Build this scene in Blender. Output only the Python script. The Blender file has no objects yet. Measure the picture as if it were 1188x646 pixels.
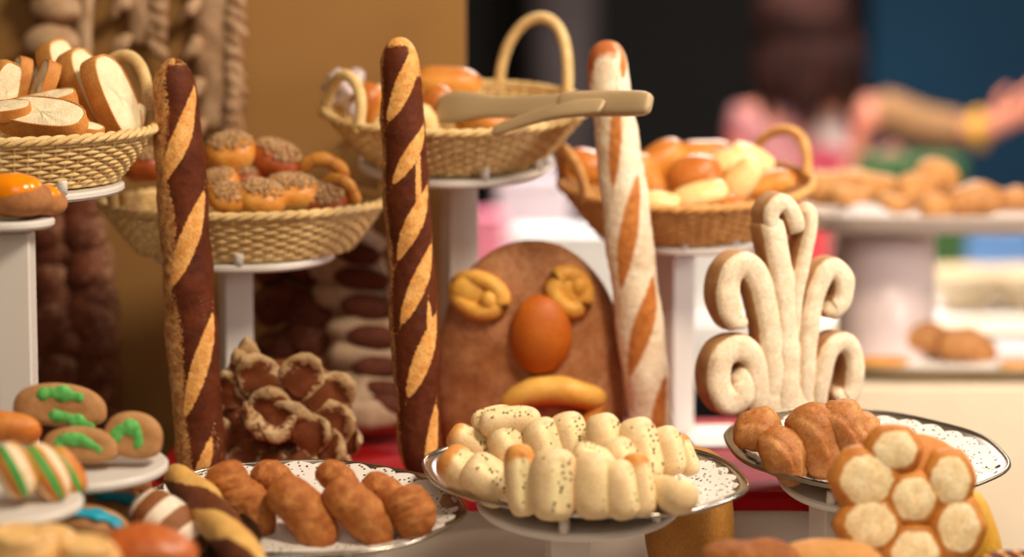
import bpy, bmesh, math, random
from mathutils import Vector, Matrix, noise
R = math.radians
V = Vector
rnd = random.Random(7)
scene = bpy.context.scene
COL = scene.collection

# ------------------------------------------------------------------ camera
ZC, PITCH, LENS = 1.5, R(6), 85.0
K = (36.0 / LENS) / 1188.0
CAM = V((0, 0, ZC))
FWD = V((0, math.cos(PITCH), -math.sin(PITCH)))
UPV = V((0, math.sin(PITCH), math.cos(PITCH)))
RGT = V((1, 0, 0))
def ray(px, py): return FWD + RGT * ((px - 594) * K) + UPV * ((323 - py) * K)
def at(px, py, Y):
    d = ray(px, py); return CAM + d * (Y / d.y)
def at_plane(px, py, pt, n, h=0.0):
    d = ray(px, py); p0 = pt + n * h
    return CAM + d * ((p0 - CAM).dot(n) / d.dot(n))
def S(Y): return K * Y * 1.005
cd = bpy.data.cameras.new('camera'); cam = bpy.data.objects.new('camera', cd); COL.objects.link(cam)
cam.location = CAM; cam.rotation_euler = (math.pi / 2 - PITCH, 0, 0)
cd.lens = LENS; cd.sensor_width = 36; cd.clip_end = 60
cd.dof.use_dof = True; cd.dof.focus_distance = 2.53; cd.dof.aperture_fstop = 1.6; cd.dof.aperture_blades = 0
scene.camera = cam
scene.view_settings.view_transform = 'Standard'
scene.view_settings.look = 'None'
scene.view_settings.exposure = 0.02

# ------------------------------------------------------------------ materials
def lin(c):
    o = []
    for x in c:
        x /= 255.0
        o.append(x / 12.92 if x <= 0.04045 else ((x + 0.055) / 1.055) ** 2.4)
    return (o[0], o[1], o[2], 1.0)
def newmat(name):
    m = bpy.data.materials.new(name); m.use_nodes = True
    nt = m.node_tree; b = nt.nodes['Principled BSDF']
    return m, nt, b
def nd(nt, t, **kw):
    n = nt.nodes.new(t)
    for k, v in kw.items(): setattr(n, k, v)
    return n
def mixc(nt, fac, a, b):
    m = nd(nt, 'ShaderNodeMix', data_type='RGBA')
    for sock, v in ((m.inputs[0], fac), (m.inputs[6], a), (m.inputs[7], b)):
        if isinstance(v, bpy.types.NodeSocket): nt.links.new(v, sock)
        elif isinstance(v, (int, float)): sock.default_value = v
        else: sock.default_value = v
    return m.outputs[2]
def math_(nt, op, a, b=None, c=None):
    m = nd(nt, 'ShaderNodeMath', operation=op)
    for i, v in enumerate((a, b, c)):
        if v is None: continue
        if isinstance(v, bpy.types.NodeSocket): nt.links.new(v, m.inputs[i])
        else: m.inputs[i].default_value = v
    return m.outputs[0]
def ntex(nt, co, scale, detail=4, rough=.6):
    n = nd(nt, 'ShaderNodeTexNoise'); n.inputs['Scale'].default_value = scale
    n.inputs['Detail'].default_value = detail; n.inputs['Roughness'].default_value = rough
    nt.links.new(co, n.inputs['Vector']); return n.outputs['Fac']
def mrange(nt, v, a, b):
    m = nd(nt, 'ShaderNodeMapRange'); m.inputs[1].default_value = a; m.inputs[2].default_value = b
    nt.links.new(v, m.inputs[0]); return m.outputs[0]
def bread_mat(name, c1, c2, scale=45, mask=None, mask2=None, mn=.35, ms=220, mn2=.9, ms2=350, rough=.55,
              bump=.35, bscale=260, speck=None, soft=.06, spec=.3, coat=0.0, fine=.35):
    """two-tone crust + optional painted masks (attributes m1, m2) + optional specks"""
    m, nt, b = newmat(name)
    tc = nd(nt, 'ShaderNodeTexCoord').outputs['Object']
    n1 = ntex(nt, tc, scale); f = mrange(nt, n1, .32, .68)
    col = mixc(nt, f, lin(c1), lin(c2))
    for attr, cc, k, sc in (('m1', mask, mn, ms), ('m2', mask2, mn2, ms2)):
        if cc is None: continue
        a = nd(nt, 'ShaderNodeAttribute'); a.attribute_name = attr
        nn = ntex(nt, tc, sc, 3)
        x = math_(nt, 'MULTIPLY_ADD', math_(nt, 'SUBTRACT', nn, .5), k, a.outputs['Fac'])
        fm = mrange(nt, x, .5 - soft, .5 + soft)
        if isinstance(cc[0], (tuple, list)):
            cm = mixc(nt, mrange(nt, ntex(nt, tc, 90, 3), .35, .65), lin(cc[0]), lin(cc[1]))
        else: cm = lin(cc)
        col = mixc(nt, fm, col, cm)
    col = mixc(nt, math_(nt, 'MULTIPLY', mrange(nt, ntex(nt, tc, bscale * 1.6, 4, .7), .46, .66), fine), col, mixc(nt, 1.0, col, lin(tuple(.62 * x for x in c2))))
    if speck:
        sc, sc_scale, thr = speck
        vo = nd(nt, 'ShaderNodeTexVoronoi'); vo.inputs['Scale'].default_value = sc_scale
        nt.links.new(tc, vo.inputs['Vector'])
        nz = ntex(nt, tc, sc_scale * .35, 1)
        d = math_(nt, 'MULTIPLY_ADD', nz, .5, vo.outputs['Distance'])
        fs = mrange(nt, d, thr + .05, thr)
        col = mixc(nt, fs, col, lin(sc))
    nt.links.new(col, b.inputs['Base Color'])
    b.inputs['Roughness'].default_value = rough
    b.inputs['Specular IOR Level'].default_value = spec
    if coat: b.inputs['Coat Weight'].default_value = coat; b.inputs['Coat Roughness'].default_value = .25
    bp = nd(nt, 'ShaderNodeBump'); bp.inputs['Strength'].default_value = bump; bp.inputs['Distance'].default_value = .002
    nt.links.new(ntex(nt, tc, bscale, 5), bp.inputs['Height']); nt.links.new(bp.outputs[0], b.inputs['Normal'])
    return m
def plain(name, c, rough=.5, metal=0.0, c2=None, scale=6, spec=.5, bump=0, bscale=80, emit=0, trans=0):
    m, nt, b = newmat(name)
    tc = nd(nt, 'ShaderNodeTexCoord').outputs['Object']
    f = mrange(nt, ntex(nt, tc, scale), .3, .7)
    col = mixc(nt, f, lin(c), lin(c2 if c2 else tuple(max(0, x * .94) for x in c)))
    nt.links.new(col, b.inputs['Base Color'])
    b.inputs['Roughness'].default_value = rough; b.inputs['Metallic'].default_value = metal
    b.inputs['Specular IOR Level'].default_value = spec
    if trans: b.inputs['Transmission Weight'].default_value = trans
    if emit:
        nt.links.new(col, b.inputs['Emission Color']); b.inputs['Emission Strength'].default_value = emit
    if bump:
        bp = nd(nt, 'ShaderNodeBump'); bp.inputs['Strength'].default_value = bump; bp.inputs['Distance'].default_value = .003
        nt.links.new(ntex(nt, tc, bscale, 3), bp.inputs['Height']); nt.links.new(bp.outputs[0], b.inputs['Normal'])
    return m

M = {}
M['wall'] = plain('tan_wall', (154, 114, 66), .75, c2=(138, 100, 54), scale=1.4, spec=.15)
M['white'] = plain('white_acrylic', (228, 222, 216), .35, scale=3)
M['cloth'] = plain('white_cloth', (212, 200, 190), .85, scale=5, spec=.1, bump=.15, bscale=400)
M['cream_cloth'] = plain('cream_cloth', (236, 216, 188), .85, scale=5, spec=.1, bump=.15, bscale=300)
M['red'] = plain('red_cloth', (176, 10, 16), .7, c2=(140, 4, 10), scale=14, spec=.2, bump=.2, bscale=300)
M['silver'] = plain('silver', (196, 188, 176), .22, 1.0, scale=8)
M['steel'] = plain('brushed_steel', (150, 138, 120), .4, 1.0, scale=10)
M['wicker'] = bread_mat('wicker', (240, 210, 152), (220, 182, 120), 70, rough=.6, bump=.5, bscale=500)
M['wicker_warm'] = bread_mat('wicker_warm', (226, 172, 104), (198, 140, 76), 70, rough=.6, bump=.5, bscale=500)
M['tong'] = plain('beige_plastic', (186, 160, 122), .4, scale=5, spec=.4)
M['tong_in'] = plain('tan_plastic', (150, 116, 82), .5, scale=5, spec=.3)
M['crumb'] = bread_mat('bread_crumb', (255, 240, 206), (248, 226, 184), 120, rough=.9, bump=.8, bscale=420, spec=.05, fine=.2)
M['crust'] = bread_mat('slice_crust', (232, 172, 96), (204, 126, 56), 26, rough=.55, bump=.3)
M['choc'] = bread_mat('chocolate_crust', (104, 48, 22), (78, 33, 15), 40, mask=((222, 152, 78), (238, 182, 108)),
                      mask2=((216, 166, 104), (160, 100, 56)), mn=.5, ms=300, mn2=1.5, ms2=420, rough=.6, bump=.5, spec=.15)
M['floury'] = bread_mat('floury_crust', (252, 238, 214), (240, 214, 180), 50, mask=((206, 128, 52), (186, 104, 36)),
                        mask2=(176, 92, 36), mn=.3, ms=160, mn2=.5, ms2=120, rough=.8, bump=.4, soft=.16)
M['bun'] = bread_mat('golden_bun', (232, 168, 78), (212, 134, 50), 34, mask=((168, 84, 32), (192, 106, 42)), mask2=(244, 214, 150),
                     mn=.3, ms=45, mn2=.3, ms2=60, soft=.3, rough=.38, bump=.15, coat=.12)
M['redbun'] = bread_mat('dark_bun', (182, 96, 44), (150, 66, 28), 34, rough=.4, bump=.2, coat=.1)
M['seed'] = bread_mat('seed_flakes', (224, 188, 140), (150, 106, 68), 300, rough=.8, bump=.3, bscale=900)
M['olive_roll'] = bread_mat('pale_olive_dough', (240, 214, 168), (228, 196, 148), 40, mask=((212, 136, 56), (226, 160, 84)), mask2=(240, 222, 170),
                            mn=.35, ms=50, mn2=.3, ms2=80, soft=.25, rough=.6, bump=.25, speck=((120, 96, 60), 85, .10))
M['olive'] = plain('olive_bits', (92, 70, 44), .5, c2=(140, 116, 70), scale=300)
M['cinn'] = bread_mat('sugared_crust', (206, 138, 74), (174, 104, 50), 60, mask=((150, 78, 32), (180, 104, 46)), mn=1.1, ms=70, rough=.7, bump=.9, bscale=330, soft=.2,
                      speck=((110, 48, 18), 150, .14))
M['facebread'] = bread_mat('brown_rye_crust', (178, 116, 68), (146, 86, 46), 22, mask=((200, 146, 104), (172, 116, 76)), mn=1.1, ms=40, rough=.65, bump=.45, bscale=120, soft=.3)
M['faceorange'] = bread_mat('orange_glazed_crust', (200, 112, 32), (182, 88, 20), 25, rough=.5, bump=.12, coat=.0)
M['faceyellow'] = bread_mat('yellow_crust', (242, 190, 96), (226, 160, 62), 30, mask=((206, 120, 36), (196, 104, 28)), mn=.5, ms=70, soft=.2, rough=.45, bump=.2)
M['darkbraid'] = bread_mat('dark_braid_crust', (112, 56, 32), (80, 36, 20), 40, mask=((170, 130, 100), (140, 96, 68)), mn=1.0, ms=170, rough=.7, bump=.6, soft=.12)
M['whitebraid'] = bread_mat('floured_braid', (206, 180, 154), (180, 150, 122), 50, mask=((104, 48, 28), (84, 34, 20)), mn=.5, ms=120, rough=.75, bump=.5, soft=.12)
M['wheatbread'] = bread_mat('floured_wheat_bread', (198, 166, 132), (168, 130, 96), 45, mask=((120, 76, 44), (140, 92, 56)), mn=.7, ms=90, rough=.85, bump=.5, soft=.2)
M['flower'] = bread_mat('flower_bread_crust', (138, 72, 34), (104, 50, 24), 40, mask=((226, 196, 152), (200, 160, 112)), mn=1.1, ms=210, rough=.55, bump=.6, soft=.1)
M['fleur'] = bread_mat('floured_scroll_bread', (192, 146, 100), (168, 120, 76), 45, mask=((240, 222, 194), (228, 204, 172)), mn=.6, ms=110, rough=.85, bump=.4, soft=.16)
M['honey'] = bread_mat('honeycomb_crust', (206, 138, 62), (180, 108, 42), 40, mask=((248, 230, 190), (236, 206, 154)), mn=.7, ms=150, rough=.55, bump=.35, soft=.1)
M['crois'] = bread_mat('brown_pastry', (200, 144, 86), (168, 108, 58), 45, mask=((154, 88, 40), (184, 114, 56)), mn=.8, ms=80, soft=.2, rough=.55, bump=.6, bscale=180)
M['rustic'] = bread_mat('rustic_roll', (212, 156, 94), (182, 122, 66), 40, mask=((226, 198, 158), (206, 164, 112)), mn=.9, ms=120, soft=.2, rough=.75, bump=.5)
M['cookie'] = bread_mat('brown_cookie', (196, 148, 98), (178, 126, 78), 60, rough=.7, bump=.5)
M['green'] = bread_mat('green_filling', (126, 214, 116), (70, 170, 76), 160, rough=.35, bump=.7, bscale=380)
M['blue'] = bread_mat('blue_icing', (30, 168, 196), (16, 140, 176), 90, rough=.4, bump=.2)
M['tricolor'] = bread_mat('striped_pastry', (224, 150, 70), (204, 112, 46), 50, mask=((250, 232, 200), (244, 214, 166)), mask2=(60, 176, 84), mn=.2, ms=120, mn2=.2, ms2=120, rough=.4, bump=.3, soft=.08)
M['egg'] = plain('egg_glaze', (252, 162, 14), .15, c2=(248, 134, 4), scale=40, spec=.6)
M['eggbun'] = bread_mat('dusty_bun', (190, 132, 82), (164, 104, 60), 60, rough=.8, bump=.4)
M['icing'] = bread_mat('striped_iced_bread', (150, 94, 52), (126, 74, 38), 60, mask=((250, 236, 218), (240, 220, 196)), mn=.25, ms=130, rough=.6, bump=.3)
M['minichoc'] = bread_mat('pale_and_chocolate', (232, 186, 110), (222, 170, 90), 60, mask=((84, 36, 22), (110, 52, 30)), mn=.9, ms=110, rough=.5, bump=.5)
M['seeded'] = bread_mat('seeded_crust', (176, 108, 48), (132, 70, 28), 120, rough=.7, bump=1, bscale=400, speck=((60, 28, 14), 260, .2))
M['yellowloaf'] = bread_mat('yellow_loaf', (190, 134, 62), (164, 108, 42), 20, rough=.6, bump=.3)
M['tart'] = bread_mat('cream_tart', (244, 206, 142), (226, 170, 100), 40, mask=((206, 112, 50), (180, 84, 40)), mn=.3, ms=60, soft=.2, rough=.35, bump=.15, coat=.2)
M['paper'] = plain('white_paper', (240, 236, 232), .8, scale=9, spec=.1)
M['film'] = plain('lilac_paper', (206, 190, 190), .35, scale=40, bump=.6, bscale=60)
def doily_mat():
    m, nt, b = newmat('doily_lace')
    tc = nd(nt, 'ShaderNodeTexCoord').outputs['Object']
    vo = nd(nt, 'ShaderNodeTexVoronoi'); vo.inputs['Scale'].default_value = 190; nt.links.new(tc, vo.inputs['Vector'])
    a = nd(nt, 'ShaderNodeAttribute'); a.attribute_name = 'm1'
    hole = math_(nt, 'MULTIPLY', math_(nt, 'LESS_THAN', vo.outputs['Distance'], .27), a.outputs['Fac'])
    b.inputs['Base Color'].default_value = lin((220, 212, 204)); b.inputs['Roughness'].default_value = .85
    tr = nd(nt, 'ShaderNodeBsdfTransparent'); mx = nd(nt, 'ShaderNodeMixShader')
    nt.links.new(hole, mx.inputs[0]); nt.links.new(b.outputs[0], mx.inputs[1]); nt.links.new(tr.outputs[0], mx.inputs[2])
    nt.links.new(mx.outputs[0], nt.nodes['Material Output'].inputs[0])
    return m
M['doily'] = doily_mat()

# ------------------------------------------------------------------ mesh helpers
class MB:
    def __init__(s): s.v = []; s.f = []; s.a = []; s.b = []
    def add(s, vs, fs, a=None, b=None):
        o = len(s.v); s.v += vs; s.f += [tuple(i + o for i in f) for f in fs]
        s.a += a if a else [0.0] * len(vs); s.b += b if b else [0.0] * len(vs)
    def box(s, c, d, rot=None):
        c = V(c); vs = []
        for x in (-.5, .5):
            for y in (-.5, .5):
                for z in (-.5, .5):
                    p = V((x * d[0], y * d[1], z * d[2])); vs.append(c + (rot @ p if rot else p))
        s.add(vs, [(0, 1, 3, 2), (4, 6, 7, 5), (0, 4, 5, 1), (2, 3, 7, 6), (0, 2, 6, 4), (1, 5, 7, 3)])
    def mesh(s, name, mat, smooth=True):
        me = bpy.data.meshes.new(name); me.from_pydata([tuple(v) for v in s.v], [], s.f)
        if any(s.a): me.attributes.new('m1', 'FLOAT', 'POINT').data.foreach_set('value', s.a)
        if any(s.b): me.attributes.new('m2', 'FLOAT', 'POINT').data.foreach_set('value', s.b)
        bm = bmesh.new(); bm.from_mesh(me); bmesh.ops.recalc_face_normals(bm, faces=bm.faces); bm.to_mesh(me); bm.free()
        if smooth: me.polygons.foreach_set('use_smooth', [True] * len(me.polygons))
        me.materials.append(mat); me.update(); return me
    def build(s, name, mat, parent=None, smooth=True, link=True, bevel=0):
        o = bpy.data.objects.new(name, s.mesh(name, mat, smooth))
        if parent: o.parent = parent
        if link: COL.objects.link(o)
        if bevel:
            bv = o.modifiers.new('bevel', 'BEVEL'); bv.width = bevel; bv.segments = 3; bv.limit_method = 'ANGLE'
        return o
def tag(o, label, cat, group=None):
    o['label'] = label; o['category'] = cat
    if group: o['group'] = group
    return o
def empty(name, loc=(0, 0, 0), link=True):
    o = bpy.data.objects.new(name, None); o.location = loc; o.empty_display_size = .02
    if link: COL.objects.link(o)
    return o
def struct(o): o['kind'] = 'structure'; return o
def rotm(xa, za):
    x = V(xa).normalized(); z = V(za); z = (z - x * z.dot(x)).normalized(); y = z.cross(x)
    return Matrix((x, y, z)).transposed()
def setm(o, loc, rot, sc=(1, 1, 1)):
    if isinstance(sc, (int, float)): sc = (sc,) * 3
    o.matrix_world = Matrix.Translation(V(loc)) @ rot.to_4x4() @ Matrix.Diagonal((*sc, 1)); return o
PROTO = []
def proto(o):
    PROTO.append(o); return o
def clone(o, parent=None):
    c = o.copy(); COL.objects.link(c)
    if parent: c.parent = parent
    for ch in o.children: clone(ch, c)
    return c
def inst(p, loc, rot, sc=1, label=None, cat=None, group=None):
    c = clone(p); setm(c, loc, rot, sc)
    if label: tag(c, label, cat, group)
    return c
def catmull(P, n):
    P = [V(p) for p in P]; out = []
    Q = [P[0] * 2 - P[1]] + P + [P[-1] * 2 - P[-2]]
    for i in range(n):
        t = i / (n - 1) * (len(P) - 1); k = min(int(t), len(P) - 2); t -= k
        a, b, c, d = Q[k:k + 4]
        out.append(.5 * ((2 * b) + (c - a) * t + (2 * a - 5 * b + 4 * c - d) * t * t + (3 * b - a - 3 * c + d) * t ** 3))
    return out
def interp(P, s):
    t = s * (len(P) - 1); k = min(int(t), len(P) - 2); return P[k].lerp(P[k + 1], t - k)
def svals(n, ends=True):
    if not ends: return [i / (n - 1) for i in range(n)]
    e = 5; a = [.5 * .12 * (1 - math.cos(math.pi * i / (2 * e))) * 2 for i in range(e)]
    mid = [.12 + (.76) * i / (n - 1) for i in range(n)]
    return a + mid + [1 - x for x in reversed(a)]
def sweep(mb, P, rw, rh, up=(0, 0, 1), nv=18, n=24, p=3.0, e=1.0, fn=None, amp=0, freq=40, seed=0, ends=True, prof=None, el=0, amp2=0, freq2=140):
    """rounded-end swept loaf; rw, rh half width / half height; fn(s,th,pos,local)->(m1,m2)"""
    up = V(up); path = catmull(P, 40) if len(P) > 2 else [V(P[0]).lerp(V(P[1]), i / 39) for i in range(40)]
    vs = []; A = []; B = []; fs = []
    Ltot = sum((path[i + 1] - path[i]).length for i in range(len(path) - 1))
    ss = svals(n, ends); so = V((seed * 7.3, seed * 3.1, seed * 1.7))
    if el:
        k_ = el / Ltot; e_ = [k_ * (1 - math.cos(math.pi / 2 * i / 8)) for i in range(8)]
        ss = e_ + [k_ + (1 - 2 * k_) * i / (n - 1) for i in range(n)] + [1 - x for x in reversed(e_)]
    for s in ss:
        c = interp(path, s); t = (interp(path, min(1, s + .02)) - interp(path, max(0, s - .02))).normalized()
        side = t.cross(up).normalized(); nn = side.cross(t)
        f = max(.02, (1 - abs(2 * s - 1) ** p)) ** (1 / p) if ends else 1
        if el:
            d_ = min(s, 1 - s) * Ltot / el; f = max(.02, (1 - (1 - d_) ** 2.4) ** (1 / 2.4)) if d_ < 1 else 1
        if s in (0, 1) and ends: f = .02
        g = prof(s) if prof else 1
        for j in range(nv):
            th = 2 * math.pi * j / nv
            cx, cz = math.cos(th), math.sin(th)
            if e != 1.0:
                cx = math.copysign(abs(cx) ** e, cx); cz = math.copysign(abs(cz) ** e, cz)
            q = c + side * (rw * f * g * cx) + nn * (rh * f * g * cz)
            if amp:
                dv = (q - c); d = dv.length or 1
                q = q + dv / d * (amp * min(1, f * 2) * noise.noise((q + so) * freq))
            if amp2: q = q + (q - c).normalized() * (amp2 * min(1, f * 2) * noise.noise((q + so) * freq2))
            vs.append(q)
            m = fn(s, th, q) if fn else (0, 0)
            A.append(m[0]); B.append(m[1])
    N = len(ss)
    for i in range(N - 1):
        for j in range(nv):
            fs.append((i * nv + j, i * nv + (j + 1) % nv, (i + 1) * nv + (j + 1) % nv, (i + 1) * nv + j))
    fs.append(tuple(range(nv))); fs.append(tuple(reversed(range((N - 1) * nv, N * nv))))
    mb.add(vs, fs, A, B)
def blob(mb, c, r, rot=None, nu=14, nv=20, amp=0, freq=40, seed=0, fn=None, e=1.0, flat=None):
    """superellipsoid lump; fn(unit normal)->(m1,m2)"""
    c = V(c); vs = []; A = []; B = []; fs = []; so = V((seed * 5.1, seed * 2.3, seed * 9.7))
    for i in range(nu + 1):
        ph = -math.pi / 2 + math.pi * i / nu
        for j in range(nv):
            th = 2 * math.pi * j / nv
            u = V((math.cos(ph) * math.cos(th), math.cos(ph) * math.sin(th), math.sin(ph)))
            w = V([math.copysign(abs(x) ** e, x) for x in u])
            if flat is not None and w.z < -flat: w.z = -flat
            q = V((w.x * r[0], w.y * r[1], w.z * r[2]))
            if amp: q += u * amp * noise.noise((q + so) * freq)
            if rot: q = rot @ q
            vs.append(c + q)
            m = fn(u) if fn else (0, 0); A.append(m[0]); B.append(m[1])
    for i in range(nu):
        for j in range(nv):
            fs.append((i * nv + j, i * nv + (j + 1) % nv, (i + 1) * nv + (j + 1) % nv, (i + 1) * nv + j))
    mb.add(vs, fs, A, B)
def tube(mb, P, r, sides=6, closed=False, a=0.0, rf=None):
    P = [V(p) for p in P]; n = len(P); vs = []; fs = []
    up = V((.13, .21, .97))
    for i in range(n):
        t = (P[(i + 1) % n] - P[i - 1]) if closed else (P[min(i + 1, n - 1)] - P[max(i - 1, 0)])
        t.normalize(); u = up if abs(t.dot(up)) < .95 else V((1, 0, 0))
        s = t.cross(u).normalized(); nn = s.cross(t); rr = rf(i / (n - 1)) if rf else r
        for j in range(sides):
            th = 2 * math.pi * j / sides; vs.append(P[i] + s * (rr * math.cos(th)) + nn * (rr * math.sin(th)))
    for i in range(n if closed else n - 1):
        for j in range(sides):
            i2 = (i + 1) % n
            fs.append((i * sides + j, i * sides + (j + 1) % sides, i2 * sides + (j + 1) % sides, i2 * sides + j))
    if not closed: fs += [tuple(range(sides)), tuple(reversed(range((n - 1) * sides, n * sides)))]
    mb.add(vs, fs, [a] * len(vs))
def lathe(mb, prof, sx=1, sy=1, n=64, wob=None, c=(0, 0, 0), a=None):
    """revolve (r,z) profile, closed at axis ends if r=0; a(r index)->mask"""
    c = V(c); vs = []; fs = []; A = []
    for i, (r, z) in enumerate(prof):
        for j in range(n):
            th = 2 * math.pi * j / n; k = wob(th, i) if wob else 1
            vs.append(c + V((r * sx * k * math.cos(th), r * sy * k * math.sin(th), z))); A.append(a(i) if a else 0.0)
    for i in range(len(prof) - 1):
        for j in range(n):
            fs.append((i * n + j, i * n + (j + 1) % n, (i + 1) * n + (j + 1) % n, (i + 1) * n + j))
    if prof[0][0] > 1e-6 and prof[-1][0] > 1e-6 and False: pass
    mb.add(vs, fs, A)
def ss(x, a, b):
    t = max(0, min(1, (x - a) / (b - a))); return t * t * (3 - 2 * t)
RX = lambda a: Matrix.Rotation(a, 3, 'X')
RY = lambda a: Matrix.Rotation(a, 3, 'Y')
RZ = lambda a: Matrix.Rotation(a, 3, 'Z')

# ------------------------------------------------------------------ the setting
Z_TAB, Z_RIS, WALLY = .75, .99, 3.12
b = MB(); b.box((0, 4, -.02), (12, 10, .04)); struct(b.build('floor', plain('dark_floor', (70, 50, 38), .6, scale=2), smooth=False))
b = MB(); b.box((-1.06, WALLY + .02, 1.4), (2.0, .04, 2.8)); struct(b.build('wall_left', M['wall'], smooth=False))
b = MB(); b.box((0, 8.0, 1.6), (12, .05, 3.2)); struct(b.build('wall_back', plain('black_wall', (9, 7, 6), .8, scale=.8, c2=(5, 4, 4)), smooth=False))
b = MB(); b.box((3.12, 7.6, 1.6), (4.0, .05, 3.2)); struct(b.build('wall_right', plain('teal_wall', (6, 70, 104), .8, c2=(4, 58, 88), scale=1), smooth=False))

# buffet table
def table(name, label, x0, x1, y0, y1, z, mat):
    t = empty(name, ((x0 + x1) / 2, (y0 + y1) / 2, 0)); tag(t, label, 'table')
    w, d = x1 - x0, y1 - y0
    m = MB(); m.box((0, 0, z - .02), (w, d, .03)); m.build('table_top', plain(name + '_wood', (120, 84, 54), .5), t, smooth=False)
    for sx in (-1, 1):
        for sy in (-1, 1):
            m = MB(); m.box((sx * (w / 2 - .05), sy * (d / 2 - .05), (z - .035) / 2), (.05, .05, z - .035)); m.build('leg', M['steel'], t, smooth=False)
    return t
def drape(name, label, x0, x1, y0, y1, z, drop, mat, cat='tablecloth', fold=.006, group=None):
    """cloth: flat top with hanging, slightly folded sides"""
    mb = MB(); pts = []
    n = 60
    loop = [(x0 + (x1 - x0) * i / n, y0) for i in range(n)] + [(x1, y0 + (y1 - y0) * i / n) for i in range(n)] + \
           [(x1 - (x1 - x0) * i / n, y1) for i in range(n)] + [(x0, y1 - (y1 - y0) * i / n) for i in range(n)]
    cx, cy = (x0 + x1) / 2, (y0 + y1) / 2
    rows = []
    for k, (zz, out) in enumerate(((z, 0), (z - .004, .003), (z - drop * .35, .005), (z - drop * .7, .006), (z - drop, .007))):
        row = []
        for i, (x, y) in enumerate(loop):
            wv = fold * k / 4 * (math.sin(i * .55) + .6 * math.sin(i * .21 + 1))
            ox = (1 if x >= x1 - 1e-6 else -1 if x <= x0 + 1e-6 else 0); oy = (1 if y >= y1 - 1e-6 else -1 if y <= y0 + 1e-6 else 0)
            row.append(V((x + ox * (out + max(0, wv)), y + oy * (out + max(0, wv)), zz)))
        rows.append(row)
    L = len(loop); vs = [p for r in rows for p in r]; fs = []
    for k in range(4):
        for i in range(L): fs.append((k * L + i, k * L + (i + 1) % L, (k + 1) * L + (i + 1) % L, (k + 1) * L + i))
    fs.append(tuple(range(L)))
    mb.add(vs, fs); o = mb.build(name, mat, smooth=False)
    return tag(o, label, cat, group)
table('buffet_table', 'low front buffet table hidden under white cloth and bread stands', -1.2, .42, 1.75, 3.1, Z_TAB - .002, None)
drape('tablecloth', 'white cloth over the front buffet table below the trays', -1.2, .42, 1.75, 3.1, Z_TAB, .5, M['cloth'])
RX0, RX1, RY0, RY1 = -.405, .345, 2.62, 3.11
m = MB(); m.box(((RX0 + RX1) / 2, (RY0 + RY1) / 2, (Z_TAB + Z_RIS) / 2 - .001), (RX1 - RX0, RY1 - RY0, Z_RIS - Z_TAB - .006))
tag(m.build('display_riser', M['cloth'], smooth=False, bevel=.004), 'white covered riser box under the red cloth', 'riser')
drape('red_runner', 'red cloth on the white riser under the tall baguettes', RX0 - .004, RX1 + .004, RY0 - .006, RY1, Z_RIS, .02, M['red'], 'cloth', .004)
m = MB(); m.box((0, 0, 0), (.075, .15, .002)); o = m.build('paper_napkin', M['paper'], smooth=False)
setm(o, at(828, 512, 2.96), RZ(R(6))); o.location.z = Z_RIS + .003
tag(o, 'bright white paper napkin lying on the red cloth beside the floured baguette', 'napkin')

# ------------------------------------------------------------------ stands
def stand(label, px, py, Y, r, tilt, zbase, post=(.034, .034), post_dx=0.0, pegs=((-60), (-110)), post_rot=20, mat=None, base_r=.045):
    """white display stand: (px,py,Y) centre of the disc's top"""
    c = at(px, py, Y); mat = mat or M['white']
    t = empty('display_stand', (c.x + post_dx, c.y, zbase)); tag(t, label, 'stand')
    o = V((c.x + post_dx, c.y, zbase)); rot = RX(tilt)
    th = .009
    m = MB(); lathe(m, [(0, -th), (r - .003, -th), (r, -th + .003), (r, -.002), (r - .002, 0), (0, 0)], n=72)
    d = m.build('disc', mat, t, smooth=False); d.matrix_local = Matrix.Translation(c - o) @ rot.to_4x4()
    m = MB()
    m.box((0, 0, (c.z - zbase - th) / 2 - .003), (post[0], post[1], c.z - zbase - th - .004), RZ(R(post_rot)))
    m.build('post', mat, t, smooth=False, bevel=.002)
    m = MB(); lathe(m, [(0, .006), (base_r - .002, .006), (base_r, .004), (base_r, 0.0005), (0, 0.0005)], n=40); m.build('base_plate', mat, t, smooth=False)
    for a in pegs:
        m = MB(); a = R(a)
        lathe(m, [(0, .014), (.0048, .014), (.0054, .013), (.0054, -.001), (0, -.001)], n=14, c=((r - .0056) * math.cos(a), (r - .0056) * math.sin(a), 0))
        q = m.build('peg', mat, d)
    return dict(c=c, n=rot @ V((0, 0, 1)), rot=rot, root=t)

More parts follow.
